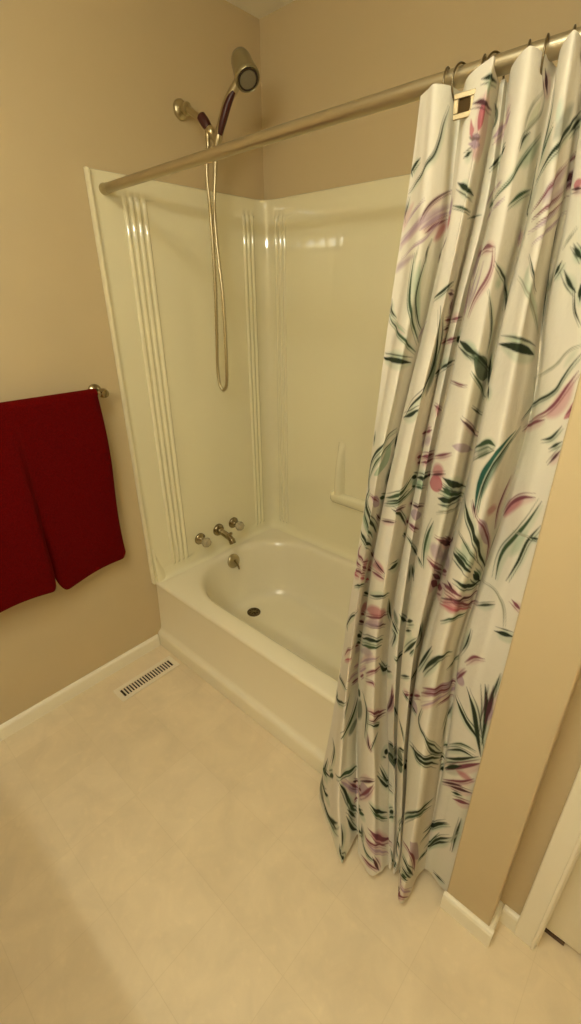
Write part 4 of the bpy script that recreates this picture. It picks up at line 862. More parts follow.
    ('d',6.6,100,2.3,[(311.3,410.1),(317.5,421.0),(324.6,430.5),(331.9,436.9),(338.5,440.2),(345.2,441.5),(352.2,441.9)]),
    ('d',9.3,100,2.3,[(660.4,817.0),(663.2,808.0),(666.0,799.0),(668.4,790.4),(669.7,782.8),(669.1,776.7),(667.2,771.9)]),
    ('d',9.3,100,2.3,[(632.1,799.1),(623.9,792.6),(617.1,785.0),(611.4,776.3),(606.1,766.6),(600.5,755.8),(594.2,743.7),(587.1,730.4)]),
    ('d',9.3,100,2.3,[(507.1,662.1),(493.6,669.8),(480.1,675.4),(467.8,677.1)]),
    ('g',5.5,100,2.3,[(676.9,788.1),(679.6,778.7),(682.3,769.3),(684.8,760.1),(686.4,751.9),(686.3,745.5),(683.9,741.4),(679.0,740.0),(671.3,741.1),(661.5,744.0)]),
    ('g',5.5,100,2.3,[(620.2,767.3),(613.8,758.4),(608.6,749.1)]),
    ('d',5.2,100,2.3,[(579.5,652.4),(588.2,661.9),(594.6,668.7),(599.9,674.0),(604.9,678.5),(609.9,682.5),(612.5,684.3)]),
    ('u',27.3,80,2.3,[(660.5,585.9),(666.9,577.5),(673.1,568.7),(679.7,558.9),(686.9,548.1)]),
    ('u',27.3,80,2.3,[(766.7,579.1),(771.0,581.6),(774.9,583.6),(778.5,585.0),(781.9,586.2),(785.3,587.4),(788.8,588.8)]),
    ('d',6.6,100,2.3,[(599.5,622.9),(604.3,622.7),(609.3,622.2),(614.8,621.2),(620.7,620.0)]),
    ('d',6.6,100,2.3,[(660.5,583.4),(670.5,569.2),(679.4,554.3)]),
    ('d',6.6,100,2.3,[(764.6,571.3),(771.0,573.9),(776.7,575.4),(781.8,576.1),(786.8,576.5)]),
    ('m',7.4,100,2.3,[(606.3,624.9),(611.4,628.5),(617.3,631.7),(623.9,634.6)]),
    ('m',7.4,100,2.3,[(664.8,598.3),(674.3,588.9),(684.4,577.1)]),
    ('m',7.4,100,2.3,[(765.8,605.4),(771.9,612.0),(777.5,617.8),(782.9,623.1),(788.4,628.7),(794.1,634.7)]),
    ('d',6.4,100,2.3,[(467.7,540.0),(479.1,522.9),(489.7,503.3),(499.0,482.5)]),
    ('d',6.4,100,2.3,[(579.2,520.6),(587.5,520.6),(594.3,519.0),(599.4,515.7),(603.4,511.2),(606.9,506.1),(610.4,500.6),(613.9,494.9),(617.8,489.0)]),
    ('g',33.0,75,9,[(439.5,371.1),(445.0,374.4),(450.1,377.7),(456.3,380.8),(466.1,381.8),(478.6,378.5),(489.4,371.3),(496.9,362.8)]),
    ('g',33.0,75,9,[(579.8,404.8),(590.6,415.3),(599.7,423.5),(607.2,429.1),(613.9,433.2)]),
    ('d',6.6,100,2.3,[(440.7,387.5),(445.5,390.6),(450.1,393.9),(454.8,397.5),(461.9,400.2),(474.1,397.9),(491.3,388.6)]),
    ('d',6.6,100,2.3,[(596.0,442.1),(609.5,453.9),(632.3,458.8)]),
    ('r',33.9,62,9,[(807.2,917.6),(818.5,925.0),(829.0,930.4),(840.1,934.2),(850.0,934.9),(863.2,928.4),(885.5,911.8)]),
    ('m',9.9,100,2.3,[(764.4,936.6),(791.8,951.2),(810.6,960.3),(821.8,963.3),(833.9,965.0),(846.8,964.5),(859.0,958.8)]),
    ('k',7.3,100,2.3,[(803.0,969.4),(807.8,969.9),(812.0,969.8),(815.7,969.3),(819.3,968.5),(822.8,967.6),(826.4,966.6)]),
    ('k',7.4,100,2.3,[(784.2,911.2),(819.5,937.8),(842.7,948.6),(868.1,944.3),(898.3,931.6),(926.4,924.3),(969.8,929.5)]),
    ('r',6.4,100,2.3,[(780.8,895.3),(814.0,916.7),(833.9,924.4),(852.3,925.2),(879.2,912.4),(908.4,897.7),(947.4,879.6)]),
    ('m',6.4,100,2.3,[(802.4,939.3),(830.1,948.0),(859.6,940.8),(894.4,917.4),(923.5,901.0),(954.8,899.8),(982.8,920.9)]),
    ('d',9.8,100,2.3,[(822.3,988.3),(838.7,990.2),(856.1,985.9),(882.7,970.1),(906.7,959.1),(929.6,953.4),(964.8,955.8)]),
    ('m',15.9,100,2.3,[(644.1,951.9),(656.0,940.8),(665.2,932.3),(672.0,926.0),(678.1,919.9),(684.4,913.5),(690.8,907.2),(697.3,901.1)]),
    ('m',15.9,100,2.3,[(739.6,907.5),(747.5,912.7),(753.9,916.8),(758.9,919.9),(763.5,922.5)]),
    ('g',6.4,100,2.3,[(915.7,882.6),(899.8,887.0),(882.8,892.2),(861.5,901.4),(846.6,901.3),(833.2,892.6),(818.9,879.9)]),
    ('d',5.6,100,2.3,[(990.6,847.5),(990.7,840.6),(990.9,833.6),(991.0,826.6),(990.9,819.5),(990.4,812.1),(989.3,804.1),(987.3,795.3),(984.3,785.2),(980.5,774.0)]),
    ('d',5.6,100,2.3,[(957.8,743.8),(954.2,735.6),(949.2,729.9),(940.1,728.9),(927.4,732.2),(916.0,735.9),(908.3,737.2),(902.8,736.6),(898.0,735.3)]),
    ('g',15.6,75,9,[(850.5,794.1),(845.5,790.8),(839.7,786.0),(833.6,780.0),(827.6,773.0),(821.4,764.8),(814.7,755.3)]),
    ('d',10.8,100,2.3,[(897.4,782.5),(868.9,795.3),(844.4,796.5),(826.5,774.3),(809.0,744.2),(796.8,719.9),(789.0,701.8)]),
    ('d',9.3,100,2.3,[(805.5,792.5),(799.5,778.7),(793.5,765.0),(787.8,751.8),(782.4,739.2),(777.4,727.1),(772.6,714.8),(767.6,701.6),(762.3,687.7)]),
    ('d',9.3,100,2.3,[(694.1,646.9),(683.8,648.6),(674.1,649.8),(664.5,650.5)]),
    ('u',28.5,87,2.3,[(997.3,716.6),(990.1,704.5)]),
    ('u',28.5,87,2.3,[(957.0,663.6),(945.1,661.9),(928.8,666.0),(911.4,673.6),(896.7,680.2),(883.5,686.1),(869.5,692.5),(855.0,696.4),(841.5,694.1),(829.2,685.3),(817.1,672.6)]),
    ('m',5.8,100,2.3,[(956.2,654.2),(927.0,660.0),(896.4,674.0),(870.5,686.7),(842.5,691.4),(815.4,669.8),(799.9,651.5)]),
    ('u',7.0,100,2.3,[(955.7,643.4),(951.4,635.4)]),
    ('u',7.0,100,2.3,[(921.5,649.8),(908.3,654.4),(896.5,657.4),(885.8,659.6),(875.1,662.6),(863.9,665.7),(852.7,666.2),(842.2,662.2),(832.3,653.9),(822.1,641.7),(811.3,627.1)]),
    ('m',5.1,100,2.3,[(954.4,622.5),(943.2,622.3),(920.6,634.0),(906.5,640.6),(896.4,642.9),(887.2,643.9),(878.3,645.8)]),
    ('m',6.1,100,2.3,[(1005.6,744.5),(999.8,731.5),(993.1,717.7),(985.6,703.0)]),
    ('m',6.1,100,2.3,[(954.3,662.5),(941.5,659.9)]),
    ('m',6.1,100,2.3,[(909.0,681.2),(892.8,689.4),(875.2,698.3),(856.8,704.8),(839.2,703.0),(822.2,690.8),(804.6,671.8)]),
    ('d',6.4,100,2.3,[(813.8,620.4),(806.8,595.1),(806.6,576.4),(820.3,570.0),(844.0,561.9),(883.0,520.6),(918.3,472.9)]),
    ('d',6.1,100,2.3,[(956.8,595.2),(954.3,576.1),(949.5,560.4),(935.7,551.8),(927.9,538.6),(927.2,518.6),(927.3,497.6)]),
    ('o',5.2,100,2.3,[(934.3,587.6),(928.4,583.7),(924.4,578.2),(921.4,571.7),(919.0,564.8),(916.9,557.5),(914.9,549.9)]),
    ('d',8.7,100,2.3,[(781.9,469.2),(801.0,481.4),(819.0,492.4),(840.3,500.8),(867.9,493.1),(902.9,462.8),(921.9,445.4)]),
    ('m',6.5,100,2.3,[(1035.0,810.1),(1029.1,807.1),(1022.0,802.8),(1015.5,796.6),(1010.0,788.0),(1005.2,777.8),(1000.4,767.4)]),
    ('d',11.4,100,2.3,[(1048.2,888.9),(1053.0,888.8),(1057.7,888.9),(1062.4,889.3),(1067.2,889.8),(1071.9,890.5),(1076.7,891.4)]),
    ('o',4.3,100,2.3,[(974.6,968.3),(1000.1,973.2),(1020.5,971.1),(1036.4,961.5),(1046.8,945.2),(1052.9,926.7),(1056.8,907.5)]),
    ('m',7.5,100,2.3,[(1060.6,970.5),(1063.6,968.6),(1066.6,966.7),(1069.7,964.8),(1072.7,963.0),(1075.7,961.3),(1078.6,959.5)]),
    ('d',5.9,100,2.3,[(986.6,913.3),(992.9,918.6),(998.8,923.6),(1004.6,928.6),(1010.5,933.7),(1016.7,939.1),(1023.2,944.4)]),
    ('u',18.0,87,2.3,[(1071.0,699.7),(1071.2,691.8),(1071.5,683.8),(1071.7,675.9),(1072.0,667.8),(1072.2,659.8),(1072.5,651.7)]),
    ('d',11.0,100,2.3,[(991.1,652.9),(1001.7,645.0),(1011.3,636.0),(1023.1,627.3),(1037.2,617.3),(1051.4,603.0),(1065.9,587.0)]),
    ('d',10.8,100,2.3,[(1018.0,705.7),(1031.7,687.9),(1042.3,664.3),(1051.0,634.6),(1059.4,603.8),(1068.0,574.8),(1076.7,545.2)]),
    ('d',9.8,100,2.3,[(1054.1,742.3),(1058.5,721.9),(1062.8,701.1),(1066.6,677.1),(1069.4,648.0),(1071.7,615.2),(1074.1,581.2)]),
    ('k',10.4,100,2.3,[(1069.4,746.2),(1070.0,731.0),(1070.6,715.7),(1070.9,699.5),(1070.8,682.1),(1070.5,663.9),(1070.1,645.3)]),
    ('d',4.5,100,2.3,[(1074.9,786.6),(1074.0,773.8),(1073.2,760.9),(1072.3,747.9),(1071.4,734.9),(1070.5,721.7),(1069.5,708.4)]),
    ('d',7.2,100,2.3,[(1060.5,530.5),(1051.1,532.3),(1041.8,533.4),(1031.5,529.7),(1019.2,519.6),(1006.4,505.5),(990.6,487.2)]),
    ('g',5.1,100,2.3,[(1060.7,552.1),(1055.4,552.9),(1050.3,553.7),(1045.1,554.3),(1039.9,553.9),(1034.1,551.9),(1027.6,547.7),(1020.4,541.4),(1013.0,533.3),(1005.2,523.8),(997.0,513.1)]),
    ('g',5.1,100,2.3,[(961.0,470.8),(954.2,462.9)]),
    ('r',19.7,75,9,[(1032.8,461.1),(1040.1,461.5),(1046.8,460.7),(1053.5,459.4),(1060.3,457.9),(1067.1,455.8),(1073.8,453.0)]),
    ('d',8.6,100,2.3,[(933.0,439.1),(956.4,424.3)]),
    ('d',8.6,100,2.3,[(987.5,458.0),(998.6,468.4),(1008.1,477.4),(1016.7,485.4),(1025.2,493.5),(1033.6,501.8),(1041.4,509.6),(1048.7,516.7),(1055.9,523.2),(1063.1,529.4),(1070.1,535.3)]),
    ('m',11.5,100,2.3,[(999.1,429.1),(1017.2,452.6),(1034.1,473.0),(1047.6,488.7),(1060.1,501.2),(1072.3,512.1),(1078.3,517.0)]),
    ('m',7.3,100,2.3,[(992.9,388.9),(1015.8,409.3),(1035.3,425.0),(1048.6,435.8),(1058.0,444.6),(1065.5,452.9),(1072.5,460.3)]),
    ('k',9.6,100,2.3,[(1021.2,393.6),(1033.4,400.7),(1042.6,405.6),(1050.6,408.8),(1058.9,411.4),(1067.1,413.1),(1075.2,413.6)]),
    ('m',11.8,100,2.3,[(1043.6,364.7),(1048.9,367.0),(1054.4,369.0),(1060.1,370.9),(1065.7,372.2),(1071.2,372.8),(1076.7,372.9)]),
    ('d',8.0,100,2.3,[(1041.5,265.4),(1027.1,249.4),(1008.7,231.7),(986.5,207.9),(953.3,183.4),(927.1,177.7),(907.0,180.6)]),
    ('d',8.2,100,2.3,[(1052.5,203.8),(1046.7,196.7),(1040.7,189.3),(1033.9,181.0),(1025.8,171.3),(1016.4,159.8),(1005.9,146.7),(994.1,132.0),(981.3,116.1)]),
    ('d',8.2,100,2.3,[(953.3,100.6),(940.0,100.9),(927.0,103.7),(913.9,109.4)]),
    ('g',5.8,100,2.3,[(1016.3,203.3),(1008.3,187.4),(999.6,171.7),(989.4,156.3),(976.2,139.6),(955.1,129.2),(938.5,128.7)]),
    ('d',6.4,100,2.3,[(1070.9,309.8),(1070.2,292.4),(1069.5,274.6),(1069.1,254.9),(1069.3,232.5),(1069.8,208.5),(1070.3,184.2)]),
    ('o',4.6,100,2.3,[(1074.5,259.1),(1071.9,251.4),(1069.3,243.5),(1066.6,235.3),(1063.9,226.9),(1061.2,218.4),(1058.4,209.7)]),
    ('d',6.8,100,2.3,[(1068.9,51.2),(1063.4,51.2),(1058.0,51.0),(1052.6,50.3),(1047.1,49.0),(1041.5,47.2),(1035.6,45.1)]),
    ('g',10.4,100,2.3,[(181.2,230.7),(170.1,234.0),(160.4,237.7),(152.4,241.4),(145.2,244.5),(138.1,247.2),(130.1,250.8),(119.9,256.4),(106.3,261.1),(90.5,259.1),(74.5,249.2)]),
    ('g',10.4,100,2.3,[(56.8,218.1),(41.3,190.9)]),
    ('d',7.6,100,2.3,[(16.0,211.9),(13.3,192.2),(10.9,172.8),(12.5,162.4),(20.1,165.6),(30.9,176.3),(42.1,187.3)]),
    ('d',8.4,100,2.3,[(25.6,299.2),(32.4,294.5),(39.1,289.9),(43.4,281.5),(44.0,266.9),(42.3,248.2),(40.5,229.0)]),
    ('g',11.1,100,2.3,[(22.3,158.3),(18.1,155.9),(13.7,153.2),(9.1,150.0),(5.1,147.9),(6.9,156.9),(5.3,159.8)]),
    ('u',27.3,87,2.3,[(169.1,169.4),(178.2,165.6),(187.6,164.8),(197.3,167.1)]),
    ('u',27.3,87,2.3,[(253.3,222.9),(261.8,232.7),(269.3,241.7),(275.6,249.7),(281.0,256.8),(286.0,263.1),(290.7,268.9),(295.1,274.0),(299.5,278.9)]),
    ('d',8.2,100,2.3,[(89.5,246.9),(106.2,234.1),(119.3,215.4),(126.8,198.7),(131.4,184.6),(135.4,171.6),(142.5,156.8),(156.5,135.2),(181.7,107.5)]),
    ('d',8.2,100,2.3,[(243.8,156.3),(262.8,173.6)]),
    ('u',8.8,100,2.3,[(108.5,245.1),(117.4,233.5),(125.2,222.9),(132.3,213.5),(139.2,204.6),(146.3,195.1),(153.8,184.7),(162.0,173.7),(171.3,163.8),(181.2,156.5),(191.0,152.2)]),
    ('u',8.8,100,2.3,[(249.2,205.6),(261.6,216.1)]),
    ('k',6.9,100,2.3,[(160.6,201.1),(175.1,189.4),(191.9,188.7)]),
    ('k',6.9,100,2.3,[(256.6,250.4),(269.4,266.7),(280.2,280.4),(288.4,291.0),(295.0,298.9),(300.7,304.9),(306.0,309.7),(311.6,313.6),(317.7,316.7),(324.2,319.2)]),
    ('m',7.9,100,2.3,[(168.7,141.6),(184.3,136.7)]),
    ('m',7.9,100,2.3,[(244.6,193.2),(260.2,213.6),(272.5,231.2),(281.4,245.6),(288.3,257.6),(293.9,267.7),(298.7,276.4),(303.0,284.1),(307.3,291.2),(311.9,297.9),(316.9,304.4)]),
    ('m',7.3,100,2.3,[(147.3,206.6),(150.9,201.7),(154.7,196.6),(158.9,191.1),(163.6,185.3),(168.8,179.6),(174.8,174.3),(181.0,170.6),(187.2,168.9),(193.4,168.8)]),
    ('m',7.3,100,2.3,[(244.2,216.7),(254.4,225.3),(261.1,231.4)]),
    ('g',8.3,100,2.3,[(136.7,184.5),(138.8,176.1),(140.8,167.7),(142.8,159.0),(145.4,150.0),(148.9,140.4),(154.2,129.6),(162.0,117.6),(173.4,105.7),(187.5,94.7)]),
    ('g',8.3,100,2.3,[(254.7,156.8),(267.6,169.6),(276.9,178.5)]),
    ('d',8.3,100,2.3,[(130.2,127.7),(133.2,120.1),(136.4,112.2),(139.9,103.7),(143.7,94.7),(148.1,85.0),(153.4,74.6),(159.9,63.8),(168.0,53.4),(178.2,44.5),(190.1,37.7)]),
    ('d',8.3,100,2.3,[(254.9,101.4),(263.7,109.5)]),
    ('d',7.3,100,2.3,[(135.9,142.8),(140.2,136.3),(144.7,128.8),(149.6,120.3),(155.1,110.7),(161.2,100.4),(168.1,89.7)]),
    ('g',28.2,75,9,[(9.2,110.4),(3.7,84.4),(6.3,76.7),(9.5,70.5),(12.5,64.3),(15.3,57.9),(18.0,51.2)]),
    ('d',11.0,100,2.3,[(5.2,124.8),(7.4,104.3),(17.1,101.5),(24.7,100.8),(29.7,103.2),(33.3,108.4),(36.7,113.8)]),
    ('d',10.8,100,2.3,[(15.1,66.7),(25.1,63.8),(33.7,58.7),(42.1,56.3),(51.6,61.6),(62.7,75.6),(74.9,92.4)]),
    ('d',8.5,100,2.3,[(36.1,61.9),(41.2,59.3),(46.4,57.5),(52.5,62.1),(60.5,77.6),(71.0,100.9),(82.7,122.6)]),
    ('d',7.6,100,2.3,[(108.2,126.0),(109.7,112.8),(111.2,99.6),(111.4,87.8),(109.7,78.8),(105.8,71.2),(98.1,62.4)]),
    ('d',10.2,100,2.3,[(90.7,69.0),(90.9,64.6),(91.0,60.1),(91.2,55.7),(91.9,51.9),(94.2,49.0),(99.2,46.2),(106.0,42.0),(111.2,37.3),(112.7,34.3),(112.1,32.8)]),
    ('d',10.8,100,2.3,[(305.0,238.3),(310.4,237.9),(315.9,236.8),(322.2,234.2),(330.4,228.7),(341.4,219.3),(354.2,208.0),(368.1,197.6),(383.5,188.3),(400.5,179.2)]),
    ('d',10.8,100,2.3,[(442.0,187.7),(457.2,198.8)]),
    ('g',6.9,100,2.3,[(311.1,226.4),(320.6,224.1),(331.2,217.8),(343.0,206.8),(354.6,194.5),(365.4,184.2),(376.4,175.9),(388.7,168.6),(402.3,161.7)]),
    ('g',6.9,100,2.3,[(437.2,169.3),(450.2,178.6),(471.5,190.9)]),
    ('g',33.3,87,2.3,[(427.7,331.9),(437.5,340.3),(445.1,345.8),(451.5,349.3),(460.0,352.2),(472.2,351.4),(484.7,344.8),(494.9,334.7)]),
    ('g',33.3,87,2.3,[(573.6,366.2),(587.9,379.3),(599.3,388.9),(608.1,394.8),(615.7,398.6)]),
    ('d',14.3,100,2.3,[(392.8,353.9),(402.0,344.2)]),
    ('d',14.3,100,2.3,[(439.7,354.9),(449.8,359.0),(463.5,360.1),(480.2,355.2),(496.2,344.7)]),
    ('d',14.3,100,2.3,[(586.6,390.8),(599.5,400.4),(611.5,407.1),(622.8,410.8)]),
    ('d',14.3,100,2.3,[(653.1,383.8),(667.5,365.4)]),
    ('d',7.9,100,2.3,[(345.1,321.4),(360.1,298.1),(372.4,281.1),(383.9,265.5),(399.7,250.4),(430.6,246.9),(451.7,250.6)]),
    ('d',7.4,100,2.3,[(364.4,327.0),(373.6,308.8),(382.0,291.7),(390.5,276.5),(402.5,264.0),(428.2,262.1),(445.8,265.3)]),
    ('r',22.8,75,9,[(313.0,152.6),(324.3,152.7),(338.2,145.2),(351.9,133.0),(363.8,123.5),(376.9,114.4),(391.9,103.6)]),
    ('m',13.4,100,2.3,[(300.4,159.7),(314.7,160.4),(331.5,152.3),(351.9,133.7),(373.7,116.6),(405.9,103.1),(448.0,106.3)]),
    ('u',8.4,100,2.3,[(289.0,110.3),(300.6,112.9),(312.9,112.8),(329.1,107.6),(351.4,93.2),(378.6,77.0),(412.0,62.3)]),
    ('g',7.0,100,2.3,[(270.6,97.0),(276.3,89.2),(282.4,81.9),(290.8,78.6),(302.3,79.7),(315.7,80.0),(329.5,74.7)]),
    ('m',6.9,100,2.3,[(282.7,128.0),(286.8,124.0),(291.7,120.8),(302.6,123.6),(324.4,125.8),(356.1,110.2),(392.0,87.6)]),
    ('k',10.9,100,2.3,[(322.4,83.7),(327.0,77.9),(332.4,70.8),(337.9,62.6),(342.6,54.3),(346.8,46.3),(350.6,38.6)]),
    ('d',7.1,100,2.3,[(270.4,138.0),(270.4,131.2),(270.4,124.3),(270.4,117.5),(270.5,110.7),(270.5,103.8),(270.6,97.0)]),
    ('m',7.5,100,2.3,[(271.7,47.6),(282.5,51.3),(293.7,54.9),(305.5,57.5),(318.0,57.6),(331.2,52.5),(344.9,41.7)]),
    ('u',28.5,80,2.3,[(837.8,237.1),(848.2,232.1),(856.9,221.0),(867.2,202.4),(879.8,177.0),(894.1,149.4),(910.5,119.3)]),
    ('d',7.9,100,2.3,[(923.1,306.6),(909.4,308.9),(890.6,317.8),(866.9,334.4),(842.2,332.2),(813.7,302.7),(785.3,261.1)]),
    ('d',7.9,100,2.3,[(664.3,216.0),(647.2,220.5),(631.1,220.7),(618.6,215.2),(610.6,206.5),(605.1,196.9)]),
    ('g',6.9,100,2.3,[(922.9,283.5),(904.0,293.0),(879.2,311.6),(857.8,324.2),(837.6,316.0),(817.1,293.9),(799.6,266.1),(790.7,250.6)]),
    ('g',6.9,100,2.3,[(682.3,184.5),(659.3,192.0)]),
    ('g',6.9,100,2.3,[(623.1,201.7),(614.1,190.9),(606.9,179.6)]),
    ('d',8.2,100,2.3,[(606.9,179.6),(603.3,166.5),(599.2,153.0),(594.9,139.4),(591.6,126.7),(590.9,115.8),(593.8,107.4),(600.5,100.5),(612.1,93.8),(628.3,86.6)]),
    ('d',8.2,100,2.3,[(808.0,127.3),(818.8,132.4),(829.2,135.8),(839.5,136.0),(849.6,131.2),(859.6,120.8),(869.5,106.5)]),
    ('d',9.5,100,2.3,[(599.6,138.7),(607.3,134.1),(615.1,128.0)]),
    ('d',9.5,100,2.3,[(800.0,153.3),(811.5,158.1),(822.9,161.4),(834.5,161.4),(846.5,155.9),(858.6,142.7),(870.8,122.0),(883.2,97.1)]),
    ('m',7.9,100,2.3,[(791.4,193.0),(826.0,210.7),(853.2,201.9),(871.2,170.6),(880.1,143.0),(884.6,121.8),(887.1,110.8)]),
    ('d',7.2,100,2.3,[(588.2,67.0),(601.9,65.8),(613.9,60.7)]),
    ('d',7.2,100,2.3,[(754.1,61.0),(740.9,39.5)]),
    ('d',7.2,100,2.3,[(797.8,90.6),(812.7,103.3),(825.3,112.1),(836.0,115.9),(846.2,114.8),(856.3,110.1)]),
    ('g',8.3,100,2.3,[(450.2,83.2),(456.2,76.6),(465.4,68.0),(477.7,55.8),(490.9,40.5)]),
    ('g',8.3,100,2.3,[(588.9,55.0),(605.6,54.3)]),
    ('g',8.3,100,2.3,[(761.0,66.4),(775.7,73.7)]),
    ('g',8.3,100,2.3,[(817.2,113.0),(831.4,121.6),(845.5,122.7)]),
    ('u',8.2,100,2.3,[(806.4,81.1),(817.5,86.3)]),
    ('u',8.2,100,2.3,[(819.0,68.7),(826.1,71.2),(837.7,73.5),(852.8,70.4),(867.8,58.3),(881.7,40.5)]),
    ('m',8.1,100,2.3,[(810.6,46.3),(818.7,52.3),(822.0,52.8),(819.6,46.9),(816.2,40.1),(817.6,39.2),(825.4,44.7),(837.2,50.5),(849.8,50.5),(861.6,43.8),(872.2,33.2)]),
    ('k',6.7,100,2.3,[(796.7,43.1),(807.9,53.3),(813.5,57.0)]),
    ('d',9.6,100,2.3,[(795.7,485.6),(804.9,483.3),(814.2,481.1),(828.5,484.9),(852.6,487.3),(883.8,464.6),(919.7,427.3)]),
    ('d',6.5,100,2.3,[(847.1,556.1),(858.1,543.0),(868.3,525.5),(881.3,504.7),(899.4,483.7),(920.6,462.8),(954.5,434.9)]),
    ('d',11.8,100,2.3,[(957.4,386.2),(966.5,396.5)]),
    ('d',11.8,100,2.3,[(992.9,427.7),(999.2,435.7),(1004.8,443.0),(1009.6,449.3),(1014.1,454.9),(1018.5,460.1),(1023.0,465.0),(1027.5,469.6),(1031.6,474.0),(1035.4,478.0),(1038.8,481.7)]),
    ('k',7.5,100,2.3,[(988.2,375.9),(1003.5,389.1),(1015.0,398.4),(1026.5,406.7),(1036.8,414.1),(1044.9,419.3),(1048.6,421.4)]),
    ('d',8.8,100,2.3,[(1036.0,383.7),(1039.2,385.3),(1042.2,386.6),(1045.1,387.7),(1047.9,388.7),(1050.8,389.5),(1053.7,390.3)]),
    ('d',9.4,100,2.3,[(1036.1,265.0),(1022.3,250.9),(1006.8,236.6),(988.9,218.4),(961.6,197.6),(933.0,196.6),(914.9,203.9)]),
    ('d',9.6,100,2.3,[(1055.9,224.3),(1042.7,208.5),(1026.4,188.6),(1006.2,162.3),(983.6,129.8),(952.7,103.5),(929.0,94.4)]),
]
CZ = [1.815, 1.75, 1.65, 1.5, 1.35, 1.2, 1.05, 0.9, 0.75, 0.6, 0.45, 0.3, 0.18, 0.1, 0.03]
CF = [
    [[1.1196,-0.7452],[1.117,-0.7472],[1.1121,-0.7503],[1.1022,-0.755],[1.0964,-0.7644],[1.0906,-0.7738],[1.0873,-0.7825],[1.0803,-0.79],[1.0718,-0.7975],[1.0659,-0.8086],[1.0599,-0.8214],[1.0542,-0.8375],[1.0496,-0.8555],[1.0477,-0.8671],[1.0471,-0.877]],
    [[1.16,-0.7733],[1.1656,-0.7774],[1.1698,-0.7836],[1.1673,-0.793],[1.158,-0.8043],[1.1427,-0.8155],[1.1337,-0.8261],[1.1264,-0.8355],[1.1208,-0.8449],[1.1217,-0.8594],[1.1292,-0.8766],[1.1458,-0.903],[1.1692,-0.939],[1.1967,-0.9634],[1.219,-0.985]],
    [[1.187,-0.7299],[1.1886,-0.7289],[1.1922,-0.7273],[1.1747,-0.725],[1.1527,-0.7318],[1.1351,-0.7385],[1.1206,-0.7451],[1.1085,-0.7515],[1.1056,-0.7579],[1.104,-0.7711],[1.1215,-0.7879],[1.1401,-0.8137],[1.1722,-0.8491],[1.1937,-0.8726],[1.2124,-0.893]],
    [[1.254,-0.7834],[1.2495,-0.7885],[1.2459,-0.7963],[1.237,-0.808],[1.2219,-0.8174],[1.208,-0.8267],[1.1967,-0.8355],[1.1916,-0.843],[1.1895,-0.8505],[1.2036,-0.863],[1.2224,-0.878],[1.2521,-0.898],[1.2763,-0.922],[1.2923,-0.9393],[1.304,-0.955]],
    [[1.245,-0.725],[1.2447,-0.725],[1.2395,-0.725],[1.2235,-0.725],[1.2097,-0.7299],[1.197,-0.7348],[1.1872,-0.7408],[1.1808,-0.749],[1.1803,-0.7572],[1.1887,-0.7711],[1.2137,-0.7879],[1.2472,-0.815],[1.2819,-0.8534],[1.305,-0.8768],[1.3253,-0.896]],
    [[1.2553,-0.7305],[1.2591,-0.7366],[1.2612,-0.7459],[1.2484,-0.76],[1.2384,-0.7694],[1.2304,-0.7788],[1.2251,-0.7875],[1.2236,-0.795],[1.2247,-0.8025],[1.2379,-0.8136],[1.2562,-0.8264],[1.2862,-0.845],[1.3119,-0.869],[1.3291,-0.8875],[1.337,-0.905]],
    [[1.2559,-0.7152],[1.2612,-0.7172],[1.2634,-0.7203],[1.2452,-0.725],[1.2338,-0.7299],[1.2253,-0.7348],[1.2225,-0.7401],[1.2212,-0.7465],[1.2217,-0.7529],[1.2307,-0.7661],[1.2486,-0.7829],[1.2764,-0.8075],[1.3042,-0.8399],[1.3228,-0.8613],[1.336,-0.88]],
    [[1.302,-0.7735],[1.3083,-0.7796],[1.3127,-0.7889],[1.311,-0.803],[1.3081,-0.8124],[1.3039,-0.8217],[1.2994,-0.8299],[1.2929,-0.8355],[1.2879,-0.8411],[1.2955,-0.8501],[1.3064,-0.8609],[1.3257,-0.873],[1.3412,-0.885],[1.351,-0.8963],[1.351,-0.908]],
    [[1.325,-0.7151],[1.3269,-0.7161],[1.3246,-0.7177],[1.3142,-0.72],[1.3097,-0.7249],[1.3039,-0.7298],[1.297,-0.7358],[1.2851,-0.744],[1.2709,-0.7522],[1.2739,-0.7661],[1.286,-0.7829],[1.3101,-0.81],[1.3326,-0.8484],[1.3475,-0.8692],[1.355,-0.885]],
    [[1.359,-0.7785],[1.3644,-0.7846],[1.3724,-0.7939],[1.3742,-0.808],[1.377,-0.8193],[1.3764,-0.8305],[1.3686,-0.8405],[1.3568,-0.848],[1.3517,-0.8555],[1.3558,-0.8694],[1.3665,-0.8866],[1.3799,-0.908],[1.3906,-0.932],[1.3978,-0.9463],[1.402,-0.958]],
    [[1.371,-0.7151],[1.3737,-0.7161],[1.3775,-0.7177],[1.3778,-0.72],[1.3941,-0.7286],[1.3913,-0.7372],[1.3813,-0.7451],[1.37,-0.7515],[1.3593,-0.7579],[1.3693,-0.7697],[1.3791,-0.7843],[1.3884,-0.8025],[1.3959,-0.8229],[1.4009,-0.8355],[1.4053,-0.846]],
    [[1.401,-0.7653],[1.4095,-0.7694],[1.4241,-0.7756],[1.4272,-0.785],[1.4359,-0.7906],[1.4359,-0.7963],[1.4368,-0.8019],[1.4248,-0.8075],[1.421,-0.8131],[1.425,-0.8193],[1.4273,-0.8257],[1.429,-0.8312],[1.4304,-0.8342],[1.4313,-0.8362],[1.432,-0.838]],
    [[1.47,-0.7754],[1.47,-0.7805],[1.47,-0.7883],[1.47,-0.8],[1.4755,-0.8019],[1.481,-0.8038],[1.481,-0.8056],[1.481,-0.8075],[1.481,-0.8094],[1.481,-0.8114],[1.481,-0.8136],[1.481,-0.82],[1.481,-0.832],[1.481,-0.8412],[1.481,-0.85]]]
